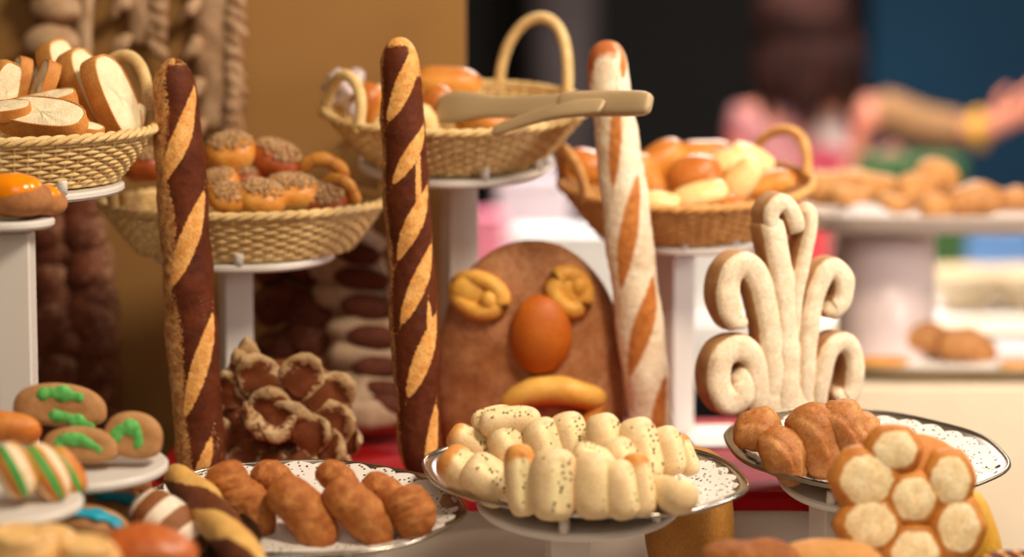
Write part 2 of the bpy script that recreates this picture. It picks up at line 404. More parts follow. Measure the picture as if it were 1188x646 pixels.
# ------------------------------------------------------------------ wicker baskets
def basket(label, st, a, bb, h, yaw, flare=(.044, .031), rows=12, handles=((0, .05, .07, .02), (180, .05, .07, .02)), mat=None):
    mat = mat or M['wicker']
    t = empty('wicker_basket', st['c']); tag(t, label, 'basket')
    setm(t, st['c'] + st['n'] * .0015, st['rot'] @ RZ(yaw))
    def ell(th, k): # k 0 bottom ..1 top
        kk = k ** .85
        return V(((a - flare[0] * (1 - kk)) * math.cos(th), (bb - flare[1] * (1 - kk)) * math.sin(th), h * k))
    ns = 66; seg = ns * 4
    m = MB()
    for r_ in range(rows):
        k = (r_ + .6) / rows; P = []
        for i in range(seg):
            th = 2 * math.pi * i / seg
            p = ell(th, k); nrm = V((p.x / a ** 2, p.y / bb ** 2, 0)).normalized()
            P.append(p + nrm * (.0016 * math.cos(ns * .5 * th * 2 / 2 + math.pi * r_)))
        tube(m, P, h / rows * .475, 5, True)
    for i in range(ns // 1):
        th = 2 * math.pi * (i + .0) / ns
        tube(m, [ell(th, k) for k in (0.02, .25, .5, .75, .98)], .0019, 5)
    m.build('woven_wall', mat, t)
    def rope(k, rho, rs, turns, nm, zoff=0, mm=None):
        q = MB(); n = 300
        for s3 in range(3):
            P = []
            for i in range(n):
                th = 2 * math.pi * i / n; p = ell(th, k); nrm = V((p.x / a ** 2, p.y / bb ** 2, 0)).normalized()
                ps = turns * th + s3 * 2 * math.pi / 3
                P.append(p + nrm * (rho * math.cos(ps)) + V((0, 0, rho * math.sin(ps) + zoff)))
            tube(q, P, rs, 6, True)
        q.build(nm, mat, t)
    rope(1.0, .0029, .0031, 21, 'braided_rim')
    rope(0.0, .0026, .003, 18, 'base_braid', .0055)
    q = MB(); lathe(q, [(0, .004), (.5, .004), (1, .004), (1, .002), (0, .002)], a - flare[0] - .001, bb - flare[1] - .001, n=48); q.build('base', mat, t)
    for (az, hw, hh, lean) in handles:
        az = R(az); p = ell(az, 1.0); tg = V((-a * math.sin(az), bb * math.cos(az), 0)).normalized(); nr = V((tg.y, -tg.x, 0))
        q = MB(); P = []; n = 300
        for i in range(n):
            u = -1 + 2 * i / (n - 1); an = math.pi * (1 - (u + 1) / 2)
            zz = math.sin(an); x = math.cos(an)
            # legs follow the rim ellipse
            ang = az + x * hw / math.hypot(a * math.sin(az), bb * math.cos(az)) * -1
            e_ = ell(ang, 1.0)
            P.append(e_ + V((0, 0, -.008 + (hh + .008) * zz ** .8)) + nr * lean * zz)
        tube(q, P, .0055, 8, False, rf=lambda s: .0062 + .0009 * abs(math.sin(s * 170)))
        q.build('handle', mat, t)
    return t

st1 = stand('white stand under the basket of bread slices at far left', 8, 213, 2.62, .126, R(3), Z_TAB, pegs=(-50, -120), post_dx=-.005)
st2 = stand('white stand under the basket of seeded buns', 285, 291, 2.83, .106, R(4), Z_RIS, pegs=(-35, -88), post_dx=-.012)
st3 = stand('white stand under the basket with the serving tongs', 530, 184, 2.92, .119, R(10), Z_RIS, pegs=(-30, -72), post_dx=.003, post=(.036, .036))
st4 = stand('pinkish white stand under the basket of golden rolls at right', 795, 262, 3.0, .112, R(10), Z_RIS, pegs=(-60, -95), post=(.04, .04), post_dx=-.015, post_rot=45, base_r=.034)
basket('wicker basket holding white bread slices at far left', st1, .163, .128, .056, R(26), handles=((22, .050, .074, .0), (176, .048, .07, 0)))
basket('wicker basket holding buns topped with seeds behind the left striped baguette', st2, .166, .122, .057, R(10), handles=((27, .052, .066, .0), (180, .05, .06, .0)))
basket('wicker basket with serving tongs across its rim', st3, .160, .146, .062, R(15), handles=((38, .052, .086, .012), (192, .05, .05, -.02)), flare=(.058, .048))
basket('wicker basket heaped with golden rolls behind the floured baguette', st4, .157, .138, .055, R(14), handles=((20, .052, .046, .006), (180, .055, .05, .0)), flare=(.042, .034), mat=M['wicker_warm'])

# ------------------------------------------------------------------ oval trays
def oval_tray(name, label, st, a, bb, yaw, mat, lift=.004, group=None):
    m = MB()
    pr = [(0, 0), (.72, 0), (.80, .004), (.93, .011), (.985, .0125), (1, .0115), (.99, .010), (.93, .008), (.80, .0015), (.72, -.002), (0, -.002)]
    lathe(m, pr, a, bb, n=96, wob=lambda th, i: 1 + (.012 * math.cos(th * 8) if 3 <= i <= 7 else 0))
    o = m.build(name, mat); setm(o, st['c'] + st['n'] * (lift), st['rot'] @ RZ(yaw)); tag(o, label, 'tray', group)
    # beaded edge
    q = MB(); n = 160
    P = [V((a * .99 * (1 + .012 * math.cos(8 * 2 * math.pi * i / n)) * math.cos(2 * math.pi * i / n), bb * .99 * (1 + .012 * math.cos(8 * 2 * math.pi * i / n)) * math.sin(2 * math.pi * i / n), .0122)) for i in range(n)]
    tube(q, P, .0022, 6, True); q.build('rim', mat, o)
    return o
def doily(label, st, a, bb, yaw, h=.007, off=(0, 0)):
    m = MB(); n = 240
    def wob(th, i): return 1 + (0 if i < 4 else .022 * abs(math.sin(th * 15)) * (i - 3))
    vs = []; fs = []; A = []
    rad = [0.01, .3, .55, .72, .82, .89]
    for i, r_ in enumerate(rad):
        for j in range(n):
            th = 2 * math.pi * j / n; k = wob(th, i)
            x, y = r_ * k * a * math.cos(th), r_ * k * bb * math.sin(th)
            rr = r_ * k
            z = (.0 if rr < .72 else (rr - .72) * .05) + .003 * noise.noise(V((x * 25, y * 25, st['c'].x * 9))) * rr
            vs.append(V((x + off[0], y + off[1], z))); A.append(1.0 if i >= 3 else 0.0)
    for i in range(len(rad) - 1):
        for j in range(n): fs.append((i * n + j, i * n + (j + 1) % n, (i + 1) * n + (j + 1) % n, (i + 1) * n + j))
    fs.append(tuple(range(n)))
    m.add(vs, fs, A); o = m.build('paper_doily', M['doily']); setm(o, st['c'] + st['n'] * h, st['rot'] @ RZ(yaw))
    return tag(o, label, 'doily')
st6 = stand('white stand under the tray of olive rolls', 672, 577, 2.43, .105, R(9), Z_TAB, pegs=(-100, -42), post=(.04, .04), post_rot=8, post_dx=-.012)
st6['c'] = at(677, 566, 2.43); 
oval_tray('oval_tray', 'oval silver tray with the pale olive rolls', st6, .168, .122, R(-16), M['silver'])
doily('white lace doily under the olive rolls', st6, .165, .118, R(-16), .007, (.006, -.004))
st9 = stand('white stand under the tray of brown pastries at right', 1000, 552, 2.56, .09, R(12), Z_TAB, pegs=(-60, -120), post=(.04, .04), post_dx=-.03)
st9['c'] = at(1003, 537, 2.56)
oval_tray('oval_tray', 'oval steel tray with brown pastries behind the honeycomb bread', st9, .152, .115, R(-19), M['steel'])
doily('white lace doily under the brown pastries', st9, .15, .112, R(-19), .007, (.004, -.004))
st10 = stand('white stand under the tray of sugared brown rolls', 360, 612, 2.41, .09, R(9), Z_TAB, pegs=(-60, -120))
st10['c'] = at(350, 604, 2.40)
oval_tray('oval_tray', 'oval silver tray with the sugared brown rolls', st10, .166, .136, R(-8), M['silver'])
doily('white lace doily under the sugared brown rolls', st10, .172, .142, R(-8), .007, (.0, .0))

# ------------------------------------------------------------------ tall baguettes
def baguette(name, label, top, bot, Ytop, Ybot, r, mat, stripes, cap, edge, seed, wl=.30, back=True, r_top=1.0):
    """stripes: (y_low, u_low, y_high, u_high, half width in radii)"""
    T = at(*top, Ytop); B_ = at(*bot, Ybot); B_.z = Z_RIS + .004
    L = (T - B_).length; ax = (T - B_).normalized()
    py = lambda y: (bot[1] - y) / (bot[1] - top[1])
    lens = []
    for (yl, ul, yh, uh, w) in stripes: lens.append((py(yl) * L / r, ul, py(yh) * L / r, uh, w))
    def fn(s, th, q):
        d = q - B_; v = d.dot(ax) / r; lat = d - ax * d.dot(ax)
        fx = lat.x / r; fy = -lat.y / r
        phi = math.atan2(fx, fy)  # 0 = towards viewer
        best = 0.0
        for rep in ((0, 0), (math.pi, -1.6)) if back else ((0, 0),):
            ph = (phi + rep[0] + math.pi) % (2 * math.pi) - math.pi
            u = ph / (math.pi / 2) * 1.15
            for (vl, ul, vh, uh, w) in lens:
                dx, dy = uh - ul, (vh - vl); vv = v + rep[1]
                t = ((u - ul) * dx + (vv - vl) * dy) / (dx * dx + dy * dy)
                if -.15 < t < 1.15:
                    px_ = ul + dx * t; py_ = vl + dy * t
                    dist = math.hypot(u - px_, vv - py_)
                    ww = w * max(.0, math.sin(math.pi * max(0, min(1, t)))) ** .6 + .01
                    best = max(best, max(0, min(1, .5 + (ww - dist) / .30)))
        m2 = edge(phi, v * r / L) if edge else 0
        if cap:
            best = max(best, cap(phi, v * r / L))
        return (best, m2)
    m = MB()
    sweep(m, [B_, T], r, r * .95, up=(0, -1, 0), nv=72, n=190, el=.042, fn=fn, amp=.0035, freq=22, seed=seed, amp2=.0007, freq2=130,
          prof=lambda s: (1.0 - .14 * ss(s, .55, 1.0) * (r_top)) * (1 + .03 * math.sin(s * 17 + seed)))
    o = m.build(name, mat); return tag(o, label, 'baguette')
baguette('striped_baguette', 'tall dark baguette with cream slashes left of the seeded bun basket',
         (201, 67), (235, 560), 2.665, 2.655, .0282, M['choc'],
         [(212, -.55, 100, 1.0, .30), (330, -.45, 222, .85, .30), (480, -.3, 362, .85, .26), (605, -.5, 505, .5, .22)],
         lambda ph, h: max(0, ss(h, .965, .992) * .62 if -1.2 < ph < .3 else 0),
         lambda ph, h: .66 * ss(-ph + .12 * math.sin(h * 23), .12, .55) * ss(2.6 + ph, 0, .6) + (.35 if -1.2 < ph < 1.6 and h < .5 else .12) * ss(noise.noise(V((ph * 1.5, h * 6, 2))), .0, .6) + .45 * ss(h, .95, .99), 1)
baguette('striped_baguette', 'tall dark baguette with many cream slashes in the middle',
         (462, 43), (491, 562), 2.67, 2.66, .0262, M['choc'],
         [(140, -.5, 48, .95, .34), (212, -.4, 145, .9, .25), (250, .35, 175, .5, .09), (300, -.45, 214, .9, .30), (374, -.4, 283, .95, .30), (460, -.3, 366, .85, .30), (552, .2, 470, .75, .24), (402, .5, 350, .6, .09)],
         lambda ph, h: max(.62 * ss(h, .962, .985), .6 * ss(h, .86, .93) * ss(ph, .55, .8) * ss(2.6 - ph, 0, .5)),
         lambda ph, h: .60 * ss(-ph, .72, 1.1) * ss(2.6 + ph, 0, .6) + .2 * ss(noise.noise(V((ph, h * 7, 5))), .2, .6), 2)
baguette('floured_baguette', 'tall white floured baguette with brown slashes in front of the golden rolls',
         (702, 47), (760, 512), 2.80, 2.80, .0275, M['floury'],
         [(206, -.35, 100, .2, .20), (318, -.55, 196, .55, .30), (415, -.6, 308, .8, .34), (500, -.1, 420, .7, .26), (90, .5, 55, .9, .2)],
         None,
         lambda ph, h: .75 * ss(h, .93, .985) * (1 if ph < .6 else .8) + .6 * ss(h, .84, .95) * ss(-ph, .55, 1.0) + .55 * ss(-ph, 1.15, 1.5), 3)

# ------------------------------------------------------------------ bread slices in basket 1
def slice_proto(seed, L=.094, W=.054, T=.022):
    n = 40; out = []
    for j in range(n):
        th = 2 * math.pi * j / n
        x, y = math.cos(th), math.sin(th)
        y = math.copysign(abs(y) ** (.8 if y > 0 else .55), y)
        k = 1 + .04 * noise.noise(V((x * 1.5, y * 1.5, seed)))
        out.append((x * L / 2 * k, (y * W / 2 * (1 if y > 0 else .8)) * k))
    m = MB(); vs = []; fs = []
    rings = [(0, T / 2), (.5, T / 2 + .0006), (.9, T / 2), (.97, T / 2 - .0012), (.97, -T / 2 + .0012), (.9, -T / 2), (.5, -T / 2 - .0006), (0, -T / 2)]
    for (k, z) in rings:
        for (x, y) in out: vs.append(V((x * k, y * k, z + .0015 * noise.noise(V((x * 60, y * 60, z * 300 + seed))))))
    for i in range(len(rings) - 1):
        for j in range(n): fs.append((i * n + j, i * n + (j + 1) % n, (i + 1) * n + (j + 1) % n, (i + 1) * n + j))
    m.add(vs, fs); o = m.build('bread_slice', M['crumb'], link=False)
    m = MB(); vs = []; fs = []
    prof = [(.955, T / 2 - .0002), (.985, T / 2 + .0004), (1.0, T / 2 - .001), (1.02, 0), (1.0, -T / 2 + .001), (.985, -T / 2 - .0004), (.955, -T / 2 + .0002)]
    for (k, z) in prof:
        for (x, y) in out: vs.append(V((x * k, y * k, z)))
    for i in range(len(prof) - 1):
        for j in range(n): fs.append((i * n + j, i * n + (j + 1) % n, (i + 1) * n + (j + 1) % n, (i + 1) * n + j))
    m.add(vs, fs); m.build('crust', M['crust'], o, link=False)
    return proto(o)
sl = [slice_proto(s) for s in (1, 2, 3)]
SLG = 'white bread slices in the left basket'
#      px  py   Y    long axis(world)       normal (world)       scale label
slices = [
    (129, 115, 2.645, (.36, .10, -.9), (.86, -.50, .25), 1.04, 'white bread slice, rightmost of the three leaning upright in the left basket'),
    (101, 108, 2.675, (.36, .05, -.9), (.84, -.48, .35), 1.06, 'white bread slice, middle of the three leaning upright in the left basket'),
    (76, 96, 2.705, (.36, .05, -.9), (.78, -.50, .42), 1.04, 'white bread slice, leftmost of the three leaning upright in the left basket'),
    (50, 140, 2.555, (.95, -.25, -.12), (.02, -.55, .82), 1.04, 'white bread slice lying flat, pale crumb up, at the front of the left basket'),
    (78, 150, 2.565, (.95, -.05, -.20), (.15, -.16, .98), .82, 'bread slice lying at the very front rim of the left basket, crust to the viewer'),
    (50, 104, 2.64, (.35, .1, .9), (-.75, -.45, .45), .7, 'bread slice standing upright, crust to the viewer, behind the flat slice'),
    (22, 98, 2.66, (.2, .1, .9), (-.8, -.5, .3), .66, 'small upright bread slice near the left frame edge'),
    (2, 108, 2.60, (.25, .1, .9), (.75, -.55, .2), .75, 'bread slice cut off by the left frame edge, standing upright'),
    (4, 130, 2.55, (.9, .1, .1), (.1, -.35, .9), .62, 'bread slice lying at the left frame edge beside the flat slice'),
    (52, 121, 2.60, (.9, .1, .2), (.1, -.25, .95), .76, 'bread slice lying behind the flat pale slice, brown edge showing'),
    (157, 140, 2.665, (.3, .2, .9), (.6, -.7, .2), .42, 'small bread heel at the right tip of the left basket under the handle'),
    (74, 138, 2.60, (.7, .2, -.5), (-.3, -.4, .8), .7, 'bread slice wedged beneath the three leaning slices'),
]
for i, (px, py, Y, l, n, s, lab) in enumerate(slices):
    inst(sl[i % 3], at(px, py, Y), rotm(l, n), s, lab, 'bread slice', SLG)

# ------------------------------------------------------------------ buns
def bun_proto(name, L, W, H, mat, seed, fn=None, p=2.4, amp=.002, freq=35, flat=True, bend=0, seeds=False, seedmat=None):
    m = MB()
    sweep(m, [(-L / 2, -bend, 0), (0, bend, 0), (L / 2, -bend, 0)], W / 2, H / 2, nv=28, n=22, p=p, amp=amp, freq=freq, seed=seed, fn=fn)
    o = m.build(name, mat, link=False)
    if seeds:
        q = MB(); r2 = random.Random(seed)
        for k in range(270):
            an = r2.uniform(0, 2 * math.pi); rr = math.sqrt(r2.random()) * .86
            x, y = rr * math.cos(an), rr * math.sin(an)
            z = math.sqrt(max(0, 1 - (rr * .95) ** 2.6)) if True else 0
            c = V((x * L / 2, y * W / 2 , z * H / 2 + .0008))
            rt = Matrix.Rotation(r2.uniform(0, 6.28), 3, 'Z') @ Matrix.Rotation(r2.uniform(-.6, .6), 3, 'X') @ Matrix.Rotation(r2.uniform(-.6, .6), 3, 'Y')
            blob(q, c, (r2.uniform(.0019, .0034), r2.uniform(.0013, .0022), .001), rt, 3, 5)
        q.build('seed_topping', M['seed'], o, link=False)
    return proto(o)
topmask = lambda lo, hi: (lambda s, th, q: (ss(math.sin(th), lo, hi) , 0))
botpale = lambda s, th, q: (.35 * ss(math.sin(th), .2, .9), .62 * ss(-math.sin(th), -.1, .5))
sb = [bun_proto('seeded_bun', .06, .055, .042, M['bun'], 21, botpale, seeds=True), bun_proto('seeded_bun', .064, .055, .04, M['bun'], 22, botpale, seeds=True)]
sbr = bun_proto('seeded_bun', .06, .054, .044, M['redbun'], 23, None, seeds=True)
def ring_proto():
    m = MB()
    sweep(m, [(-.034, 0, -.012), (-.02, 0, .012), (.005, 0, .02), (.028, 0, .008), (.036, 0, -.016)], .011, .010, up=(0, 1, 0), nv=20, n=26, p=3, amp=.0016, freq=50, seed=5,
          fn=lambda s, th, q: (.45 * ss(math.sin(s * 25), .2, 1), .55 * ss(math.sin(th), .2, .9)))
    o = m.build('curved_roll', M['bun'], link=False)
    q = MB(); r2 = random.Random(3)
    for k in range(26):
        s = r2.random(); P = catmull([(-.034, 0, -.012), (-.02, 0, .012), (.005, 0, .02), (.028, 0, .008), (.036, 0, -.016)], 40)
        c = interp(P, .08 + .84 * s); an = r2.uniform(0, 6.28)
        blob(q, c + V((0, math.cos(an) * .010, math.sin(an) * .0095)), (.002, .0013, .001), RY(r2.uniform(0, 3)), 3, 5)
    q.build('seed_topping', M['seed'], o, link=False)
    return proto(o)
ring = ring_proto()
SBG = 'seeded buns in the second basket'
X = (1, 0, 0)
def tl(ang, dep=0): return (math.cos(R(ang)), dep, math.sin(R(ang)))
buns = [
    (sb[0], 268, 177, 2.820, tl(0), (0, -.35, .9), 1.02, 'seed topped bun highest in its basket, right beside the left striped baguette'),
    (sbr, 319, 188, 2.830, tl(-22), (.25, -.3, .9), 1.08, 'reddish seed topped bun in the top row, second from the left baguette'),
    (sbr, 280, 209, 2.820, tl(-4), (0, -.15, .95), .9, 'reddish seeded bun squeezed under the topmost bun'),
    (sb[1], 338, 224, 2.780, tl(-4), (.05, -.25, .95), 1.05, 'seeded bun with a wide golden side in the middle of its basket'),
    (sb[0], 302, 231, 2.750, tl(-14), (-.2, -.25, .9), .98, 'seeded bun with a pale bare front at the front rim'),
    (sb[1], 254, 212, 2.790, tl(10), (-.1, -.4, .9), .75, 'seeded bun half hidden by the left striped baguette, second row'),
    (sb[0], 264, 230, 2.740, tl(-18), (-.1, -.5, .85), .78, 'seeded bun at the front rim touching the left striped baguette'),
    (sbr, 374, 236, 2.785, tl(0), (0, -.45, .85), 1.0, 'seeded bun at the front right of its basket, thick with seeds'),
    (sbr, 168, 192, 2.830, tl(0), (0, -.2, .9), .9, 'dark reddish bun left of the left striped baguette under the slice basket'),
    (sb[0], 236, 190, 2.830, tl(0), (0, -.3, .9), .7, 'golden seeded bun mostly hidden behind the left striped baguette'),
]
for (p, px, py, Y, l, n, s, lab) in buns: inst(p, at(px, py, Y), rotm(l, n), s, lab, 'bun', SBG)
inst(ring, at(374, 199, 2.82), rotm(tl(-12), (-.1, -.35, .9)), .78, 'curved golden roll at the upper right of the seeded buns', 'bread roll')
inst(ring, at(395, 222, 2.79), rotm(tl(-48, .1), (.2, -.45, .9)), .68, 'curved golden roll at the right edge of the seeded buns, below the other curved roll', 'bread roll')

# rolls in the middle basket
gold = [bun_proto('golden_roll', .082, .046, .04, M['bun'], 31, lambda s, th, q: (.55 * ss(math.sin(th), .3, .9), .7 * ss(-math.sin(th), -.2, .6)), p=2.6),
        bun_proto('golden_roll', .068, .052, .046, M['bun'], 32, lambda s, th, q: (.7 * ss(math.sin(th), .0, .8), .7 * ss(-math.sin(th), .1, .6)), p=2.3),
        bun_proto('golden_roll', .076, .044, .036, M['bun'], 33, lambda s, th, q: (.1, .72 * ss(math.sin(th), -.3, .5)), p=2.8)]
MG = 'golden rolls in the tongs basket'
for (k, px, py, Y, l, n, s, lab) in [
    (0, 520, 96, 2.95, tl(-4), (0, -.3, .9), 1.0, 'golden roll at the back of the tongs basket behind the middle baguette'),
    (1, 504, 124, 2.86, tl(60), (.3, -.6, .6), .8, 'orange roll beside the middle baguette at the tip of the tongs'),
    (2, 497, 142, 2.83, tl(-60), (.3, -.6, .6), .6, 'pale sided roll at the front rim of the tongs basket touching the middle baguette'),
    (1, 425, 120, 2.88, tl(70), (0, -.6, .6), .75, 'orange roll at the left end of the tongs basket next to the crumpled paper'),
    (0, 560, 145, 2.84, tl(0), (0, -.3, .9), .8, 'orange roll under the tongs at the front rim'),
    (1, 600, 146, 2.86, tl(0), (0, -.3, .9), .7, 'golden roll under the split of the tongs'),
]: inst(gold[k], at(px, py, Y), rotm(l, n), s, lab, 'bread roll', MG)
m = MB()
blob(m, (0, 0, 0), (.026, .02, .022), None, 16, 22, amp=.016, freq=70, seed=3)
o = m.build('crumpled_paper', M['film']); setm(o, at(401, 106, 2.93), RY(.4)); tag(o, 'crumpled lilac white paper in the left end of the tongs basket', 'paper')
m = MB(); blob(m, (0, 0, 0), (.011, .01, .018), None, 12, 14, amp=.008, freq=90, seed=8)
o = m.build('crumpled_paper', M['film']); setm(o, at(418, 124, 2.87), RY(.2)); tag(o, 'small twist of lilac white paper at the front of the tongs basket', 'paper')
# tongs
tr = empty('serving_tongs', at(700, 122, 2.68)); tag(tr, 'beige plastic serving tongs resting across the wicker basket', 'tongs')
o0 = V(tr.location)
def arm(P, rw, rh, nm, mat, up, prof=None, p=6):
    m = MB(); sweep(m, [x - o0 for x in P], rw, rh, up=up, nv=20, n=40, p=p, prof=prof, e=.6); return m.build(nm, mat, tr)
arm([at(507, 127, 2.84), at(545, 124, 2.81), at(600, 124, 2.77), at(670, 121, 2.72), at(752, 120, 2.66)], .0165, .0045, 'upper_arm', M['tong'], (0, -.9, .35),
    lambda s: 1.25 - .45 * ss(s, .15, .4) + .12 * ss(s, .6, .8))
arm([at(572, 152, 2.765), at(610, 139, 2.74), at(650, 128, 2.71), at(700, 123, 2.668)], .011, .0035, 'lower_arm', M['tong'], (0, -.8, .6), lambda s: .75 + .35 * ss(s, .2, .8))
arm([at(648, 121, 2.722), at(700, 120, 2.69), at(755, 120, 2.65)], .0145, .008, 'hinge_end', M['tong'], (0, -.9, .3))

# rolls in the right basket
GG = 'golden rolls in the right basket'
for (k, px, py, Y, l, n, s, lab) in [
    (1, 806, 203, 2.95, tl(10), (.2, -.6, .5), 1.0, 'round dark topped roll at the centre of the right basket'),
    (0, 760, 190, 3.0, tl(35, .2), (0, -.4, .8), 1.05, 'large golden roll behind the centre roll beside the floured baguette'),
    (0, 752, 212, 2.95, tl(-60), (.4, -.5, .6), .95, 'golden roll standing on end right beside the floured baguette'),
    (2, 812, 228, 2.91, tl(14), (0, -.5, .85), .92, 'pale lens shaped roll at the front rim, middle of the right basket'),
    (2, 764, 235, 2.90, tl(-6), (0, -.5, .85), .72, 'pale roll at the front rim beside the floured baguette'),
    (2, 860, 210, 2.96, tl(55), (-.1, -.8, .4), .88, 'pale golden roll on edge, right of the dark topped centre roll'),
    (2, 846, 188, 3.02, tl(20), (0, -.5, .8), .8, 'golden roll at the back of the right basket, near the handle'),
    (2, 872, 184, 3.03, tl(-25), (0, -.5, .8), .8, 'pale golden roll at the back of the right basket under the handle'),
    (0, 820, 180, 3.06, tl(0), (0, -.4, .9), .95, 'golden roll along the back rim of the right basket'),
    (0, 893, 214, 2.97, tl(15), (0, -.4, .9), .8, 'golden roll at the right end of the right basket behind the scroll bread'),
    (1, 682, 193, 2.98, tl(-20), (-.2, -.4, .8), .9, 'shiny brown roll at the left end of the right basket, left of the floured baguette'),
    (1, 850, 240, 2.91, tl(0), (0, -.3, .9), .62, 'reddish roll low at the front rim of the right basket'),
    (1, 786, 243, 2.90, tl(0), (0, -.3, .9), .5, 'small reddish roll between the two pale front rolls of the right basket'),
    (1, 716, 205, 2.97, tl(0), (0, -.3, .9), .8, 'golden roll hidden behind the floured baguette'),
]: inst(gold[k], at(px, py, Y), rotm(l, n), s, lab, 'bread roll', GG)

# ------------------------------------------------------------------ face bread
FY = 2.84
fc = at(616, 405, FY); FS = S(FY)
face = empty('face_bread', V((fc.x, fc.y, Z_RIS))); 
def face_surface(x, z):  # x,z in px from the face centre (z up): returns y offset (towards viewer negative)
    wz = 111 * (1 - max(0, (z + 40) / 168) ** 2.3) ** .5 if z > -40 else 111 * (1 - .12 * ((-40 - z) / 100) ** 2)
    wz = max(wz, 1); u = max(-1, min(1, x / wz)); zz = max(-1, min(1, z / 128))
    return -.035 * max(0, (1 - abs(u) ** 3)) ** .5 * max(0, 1 - max(0, zz) ** 3.2) ** .5
m = MB(); vs = []; fs = []; A = []
NU, NV = 48, 60
zlo = (fc.z - Z_RIS) / FS * 1.0 - 2
for sgn in (-1, 1):
    base = len(vs)
    for i in range(NU + 1):
        z = -zlo + (127.5 + zlo) * (1 - (1 - i / NU) ** 1.5)
        wz = 111 * max(0, 1 - max(0, (z + 40) / 168) ** 2.3) ** .5 if z > -40 else 111 * (1 - .12 * ((-40 - z) / 100) ** 2)
        for j in range(NV + 1):
            a_ = -math.pi / 2 + math.pi * j / NV; u = math.sin(a_); x = wz * u
            y = face_surface(x, z) * (1 if sgn < 0 else -.5)
            q = V((x * FS, y, z * FS)); q.y += sgn * .0035 * noise.noise(q * 30) * math.cos(a_)
            q.x += .003 * noise.noise(V((z * .02, u, 3)))
            vs.append(q); A.append(.5 + .35 * noise.noise(q * 14) - .3 * ss(z, -60, -110))
    for i in range(NU):
        for j in range(NV):
            fs.append((base + i * (NV + 1) + j, base + i * (NV + 1) + j + 1, base + (i + 1) * (NV + 1) + j + 1, base + (i + 1) * (NV + 1) + j))
m.add([v + V((0, 0, fc.z - Z_RIS)) for v in vs], fs, A); m.build('face_loaf', M['facebread'], face)
tag(face, 'big round brown loaf shaped as a face standing behind the olive rolls', 'bread')
def fpt(px, py, d=0):
    x, z = px - 616, 405 - py
    return V((x * FS, face_surface(x, z) - d, z * FS + fc.z - Z_RIS))
def loop(cx, cy, rx, ry, rot, n=24):
    P = []
    for i in range(n):
        t = 2 * math.pi * i / n; x = rx * math.cos(t); y = ry * math.sin(t)
        P.append((cx + x * math.cos(rot) - y * math.sin(rot), cy + x * math.sin(rot) + y * math.cos(rot)))
    return P
for (cx, cy, rx, ry, rt, pu) in ((556, 339, 27, 18, .28, (568, 344)), (660, 334, 17, 22, -.5, (672, 328))):
    m = MB(); blob(m, fpt(cx, cy, -.004), (rx * FS * 1.25, .0125, ry * FS * 1.25), RY(rt), 12, 20, fn=lambda u: (.25, 0))
    e = m.build('eye', M['faceyellow'], face)
    m = MB(); tube(m, [fpt(x, y, .004) for x, y in loop(cx, cy, rx, ry, rt)], .0108, 12, True, a=.36); m.build('eye_ring', M['faceyellow'], e)
    m = MB(); blob(m, fpt(pu[0], pu[1], .007), (.011, .010, .012), None, 10, 14); m.build('pupil', M['faceyellow'], e)
    m = MB(); blob(m, fpt(cx - 9 if cx < 600 else cx + 3, cy - 4 if cx < 600 else cy - 14, .0035), (.009, .006, .007), None, 8, 12); m.build('eye_hole_shade', M['choc'], e)  # solid dark lump, its colour stands in for the shade inside a hole
m = MB(); blob(m, fpt(627, 383, .004), (36 * FS, .026, 46 * FS), RY(.06), 20, 28, amp=.002, freq=25, fn=lambda u: (0, 0)); m.build('nose', M['faceorange'], face)
m = MB(); sweep(m, [fpt(582, 466, .01), fpt(612, 449, .014), fpt(645, 446, .016), fpt(678, 453, .014), fpt(701, 459, .01)], .017, .016, up=(0, -1, 0), nv=20, n=26, p=2.6, amp=.002, freq=40, fn=lambda s, th, q: (.28, 0)); m.build('mouth', M['faceyellow'], face)
m = MB(); sweep(m, [fpt(699, 462, .012), fpt(684, 480, .012), fpt(668, 494, .01)], .009, .008, up=(0, -1, 0), nv=14, n=14, p=2.6, fn=lambda s, th, q: (.6, 0)); m.build('mouth_corner', M['faceyellow'], face)

# ------------------------------------------------------------------ olive rolls
def olive_proto(seed, L=.078, W=.044, H=.042, brown=0.0):
    def fn(s, th, q):
        slash = ss(math.sin(th), .80, .95) * ss(s, .12, .25) * ss(1 - s, .12, .25)
        return (brown * ss(s, .55, .95) if brown else 0, slash * .8)
    m = MB(); sweep(m, [(-L / 2, 0, 0), (0, .001, 0), (L / 2, 0, 0)], W / 2, H / 2, nv=30, n=30, p=3.2, amp=.0016, freq=24, seed=seed, fn=fn)
    # open the slash
    m.v = [V((v.x, v.y, v.z - .004 * ss(v.z / (H / 2), .75, 1.0) * ss(1 - abs(v.x) / (L / 2), .15, .4) * math.exp(-(v.y / .0045) ** 2))) for v in m.v]
    o = m.build('olive_roll', M['olive_roll'], link=False)
    q = MB(); r2 = random.Random(seed)
    for k in range(24):
        x = r2.uniform(-.38, .38) * L
        if k < 16: y = r2.gauss(0, .12) * W
        else: y = r2.uniform(-.44, .44) * W
        f = (1 - (abs(x) / (L / 2)) ** 3.2) ** (1 / 3.2)
        zz = math.sqrt(max(0, 1 - (y / (W / 2 * f)) ** 2)) * H / 2 * f - (.003 if abs(y) < .006 else .0003)
        rt = RZ(r2.uniform(0, 3)) @ RX(r2.uniform(-.5, .5)) @ RY(-math.asin(max(-1, min(1, 0))))
        sz = r2.uniform(.0008, .0018)
        blob(q, (x, y, zz), (sz * 1.4, sz, sz * .7), rt, 4, 6)
    q.build('olive_pieces', M['olive'], o, link=False)
    return proto(o)
ol = [olive_proto(41), olive_proto(42), olive_proto(43, brown=.95), olive_proto(44, brown=.75)]
OG = 'olive rolls on the centre tray'
pt6, n6 = st6['c'] + st6['n'] * .008, st6['n']
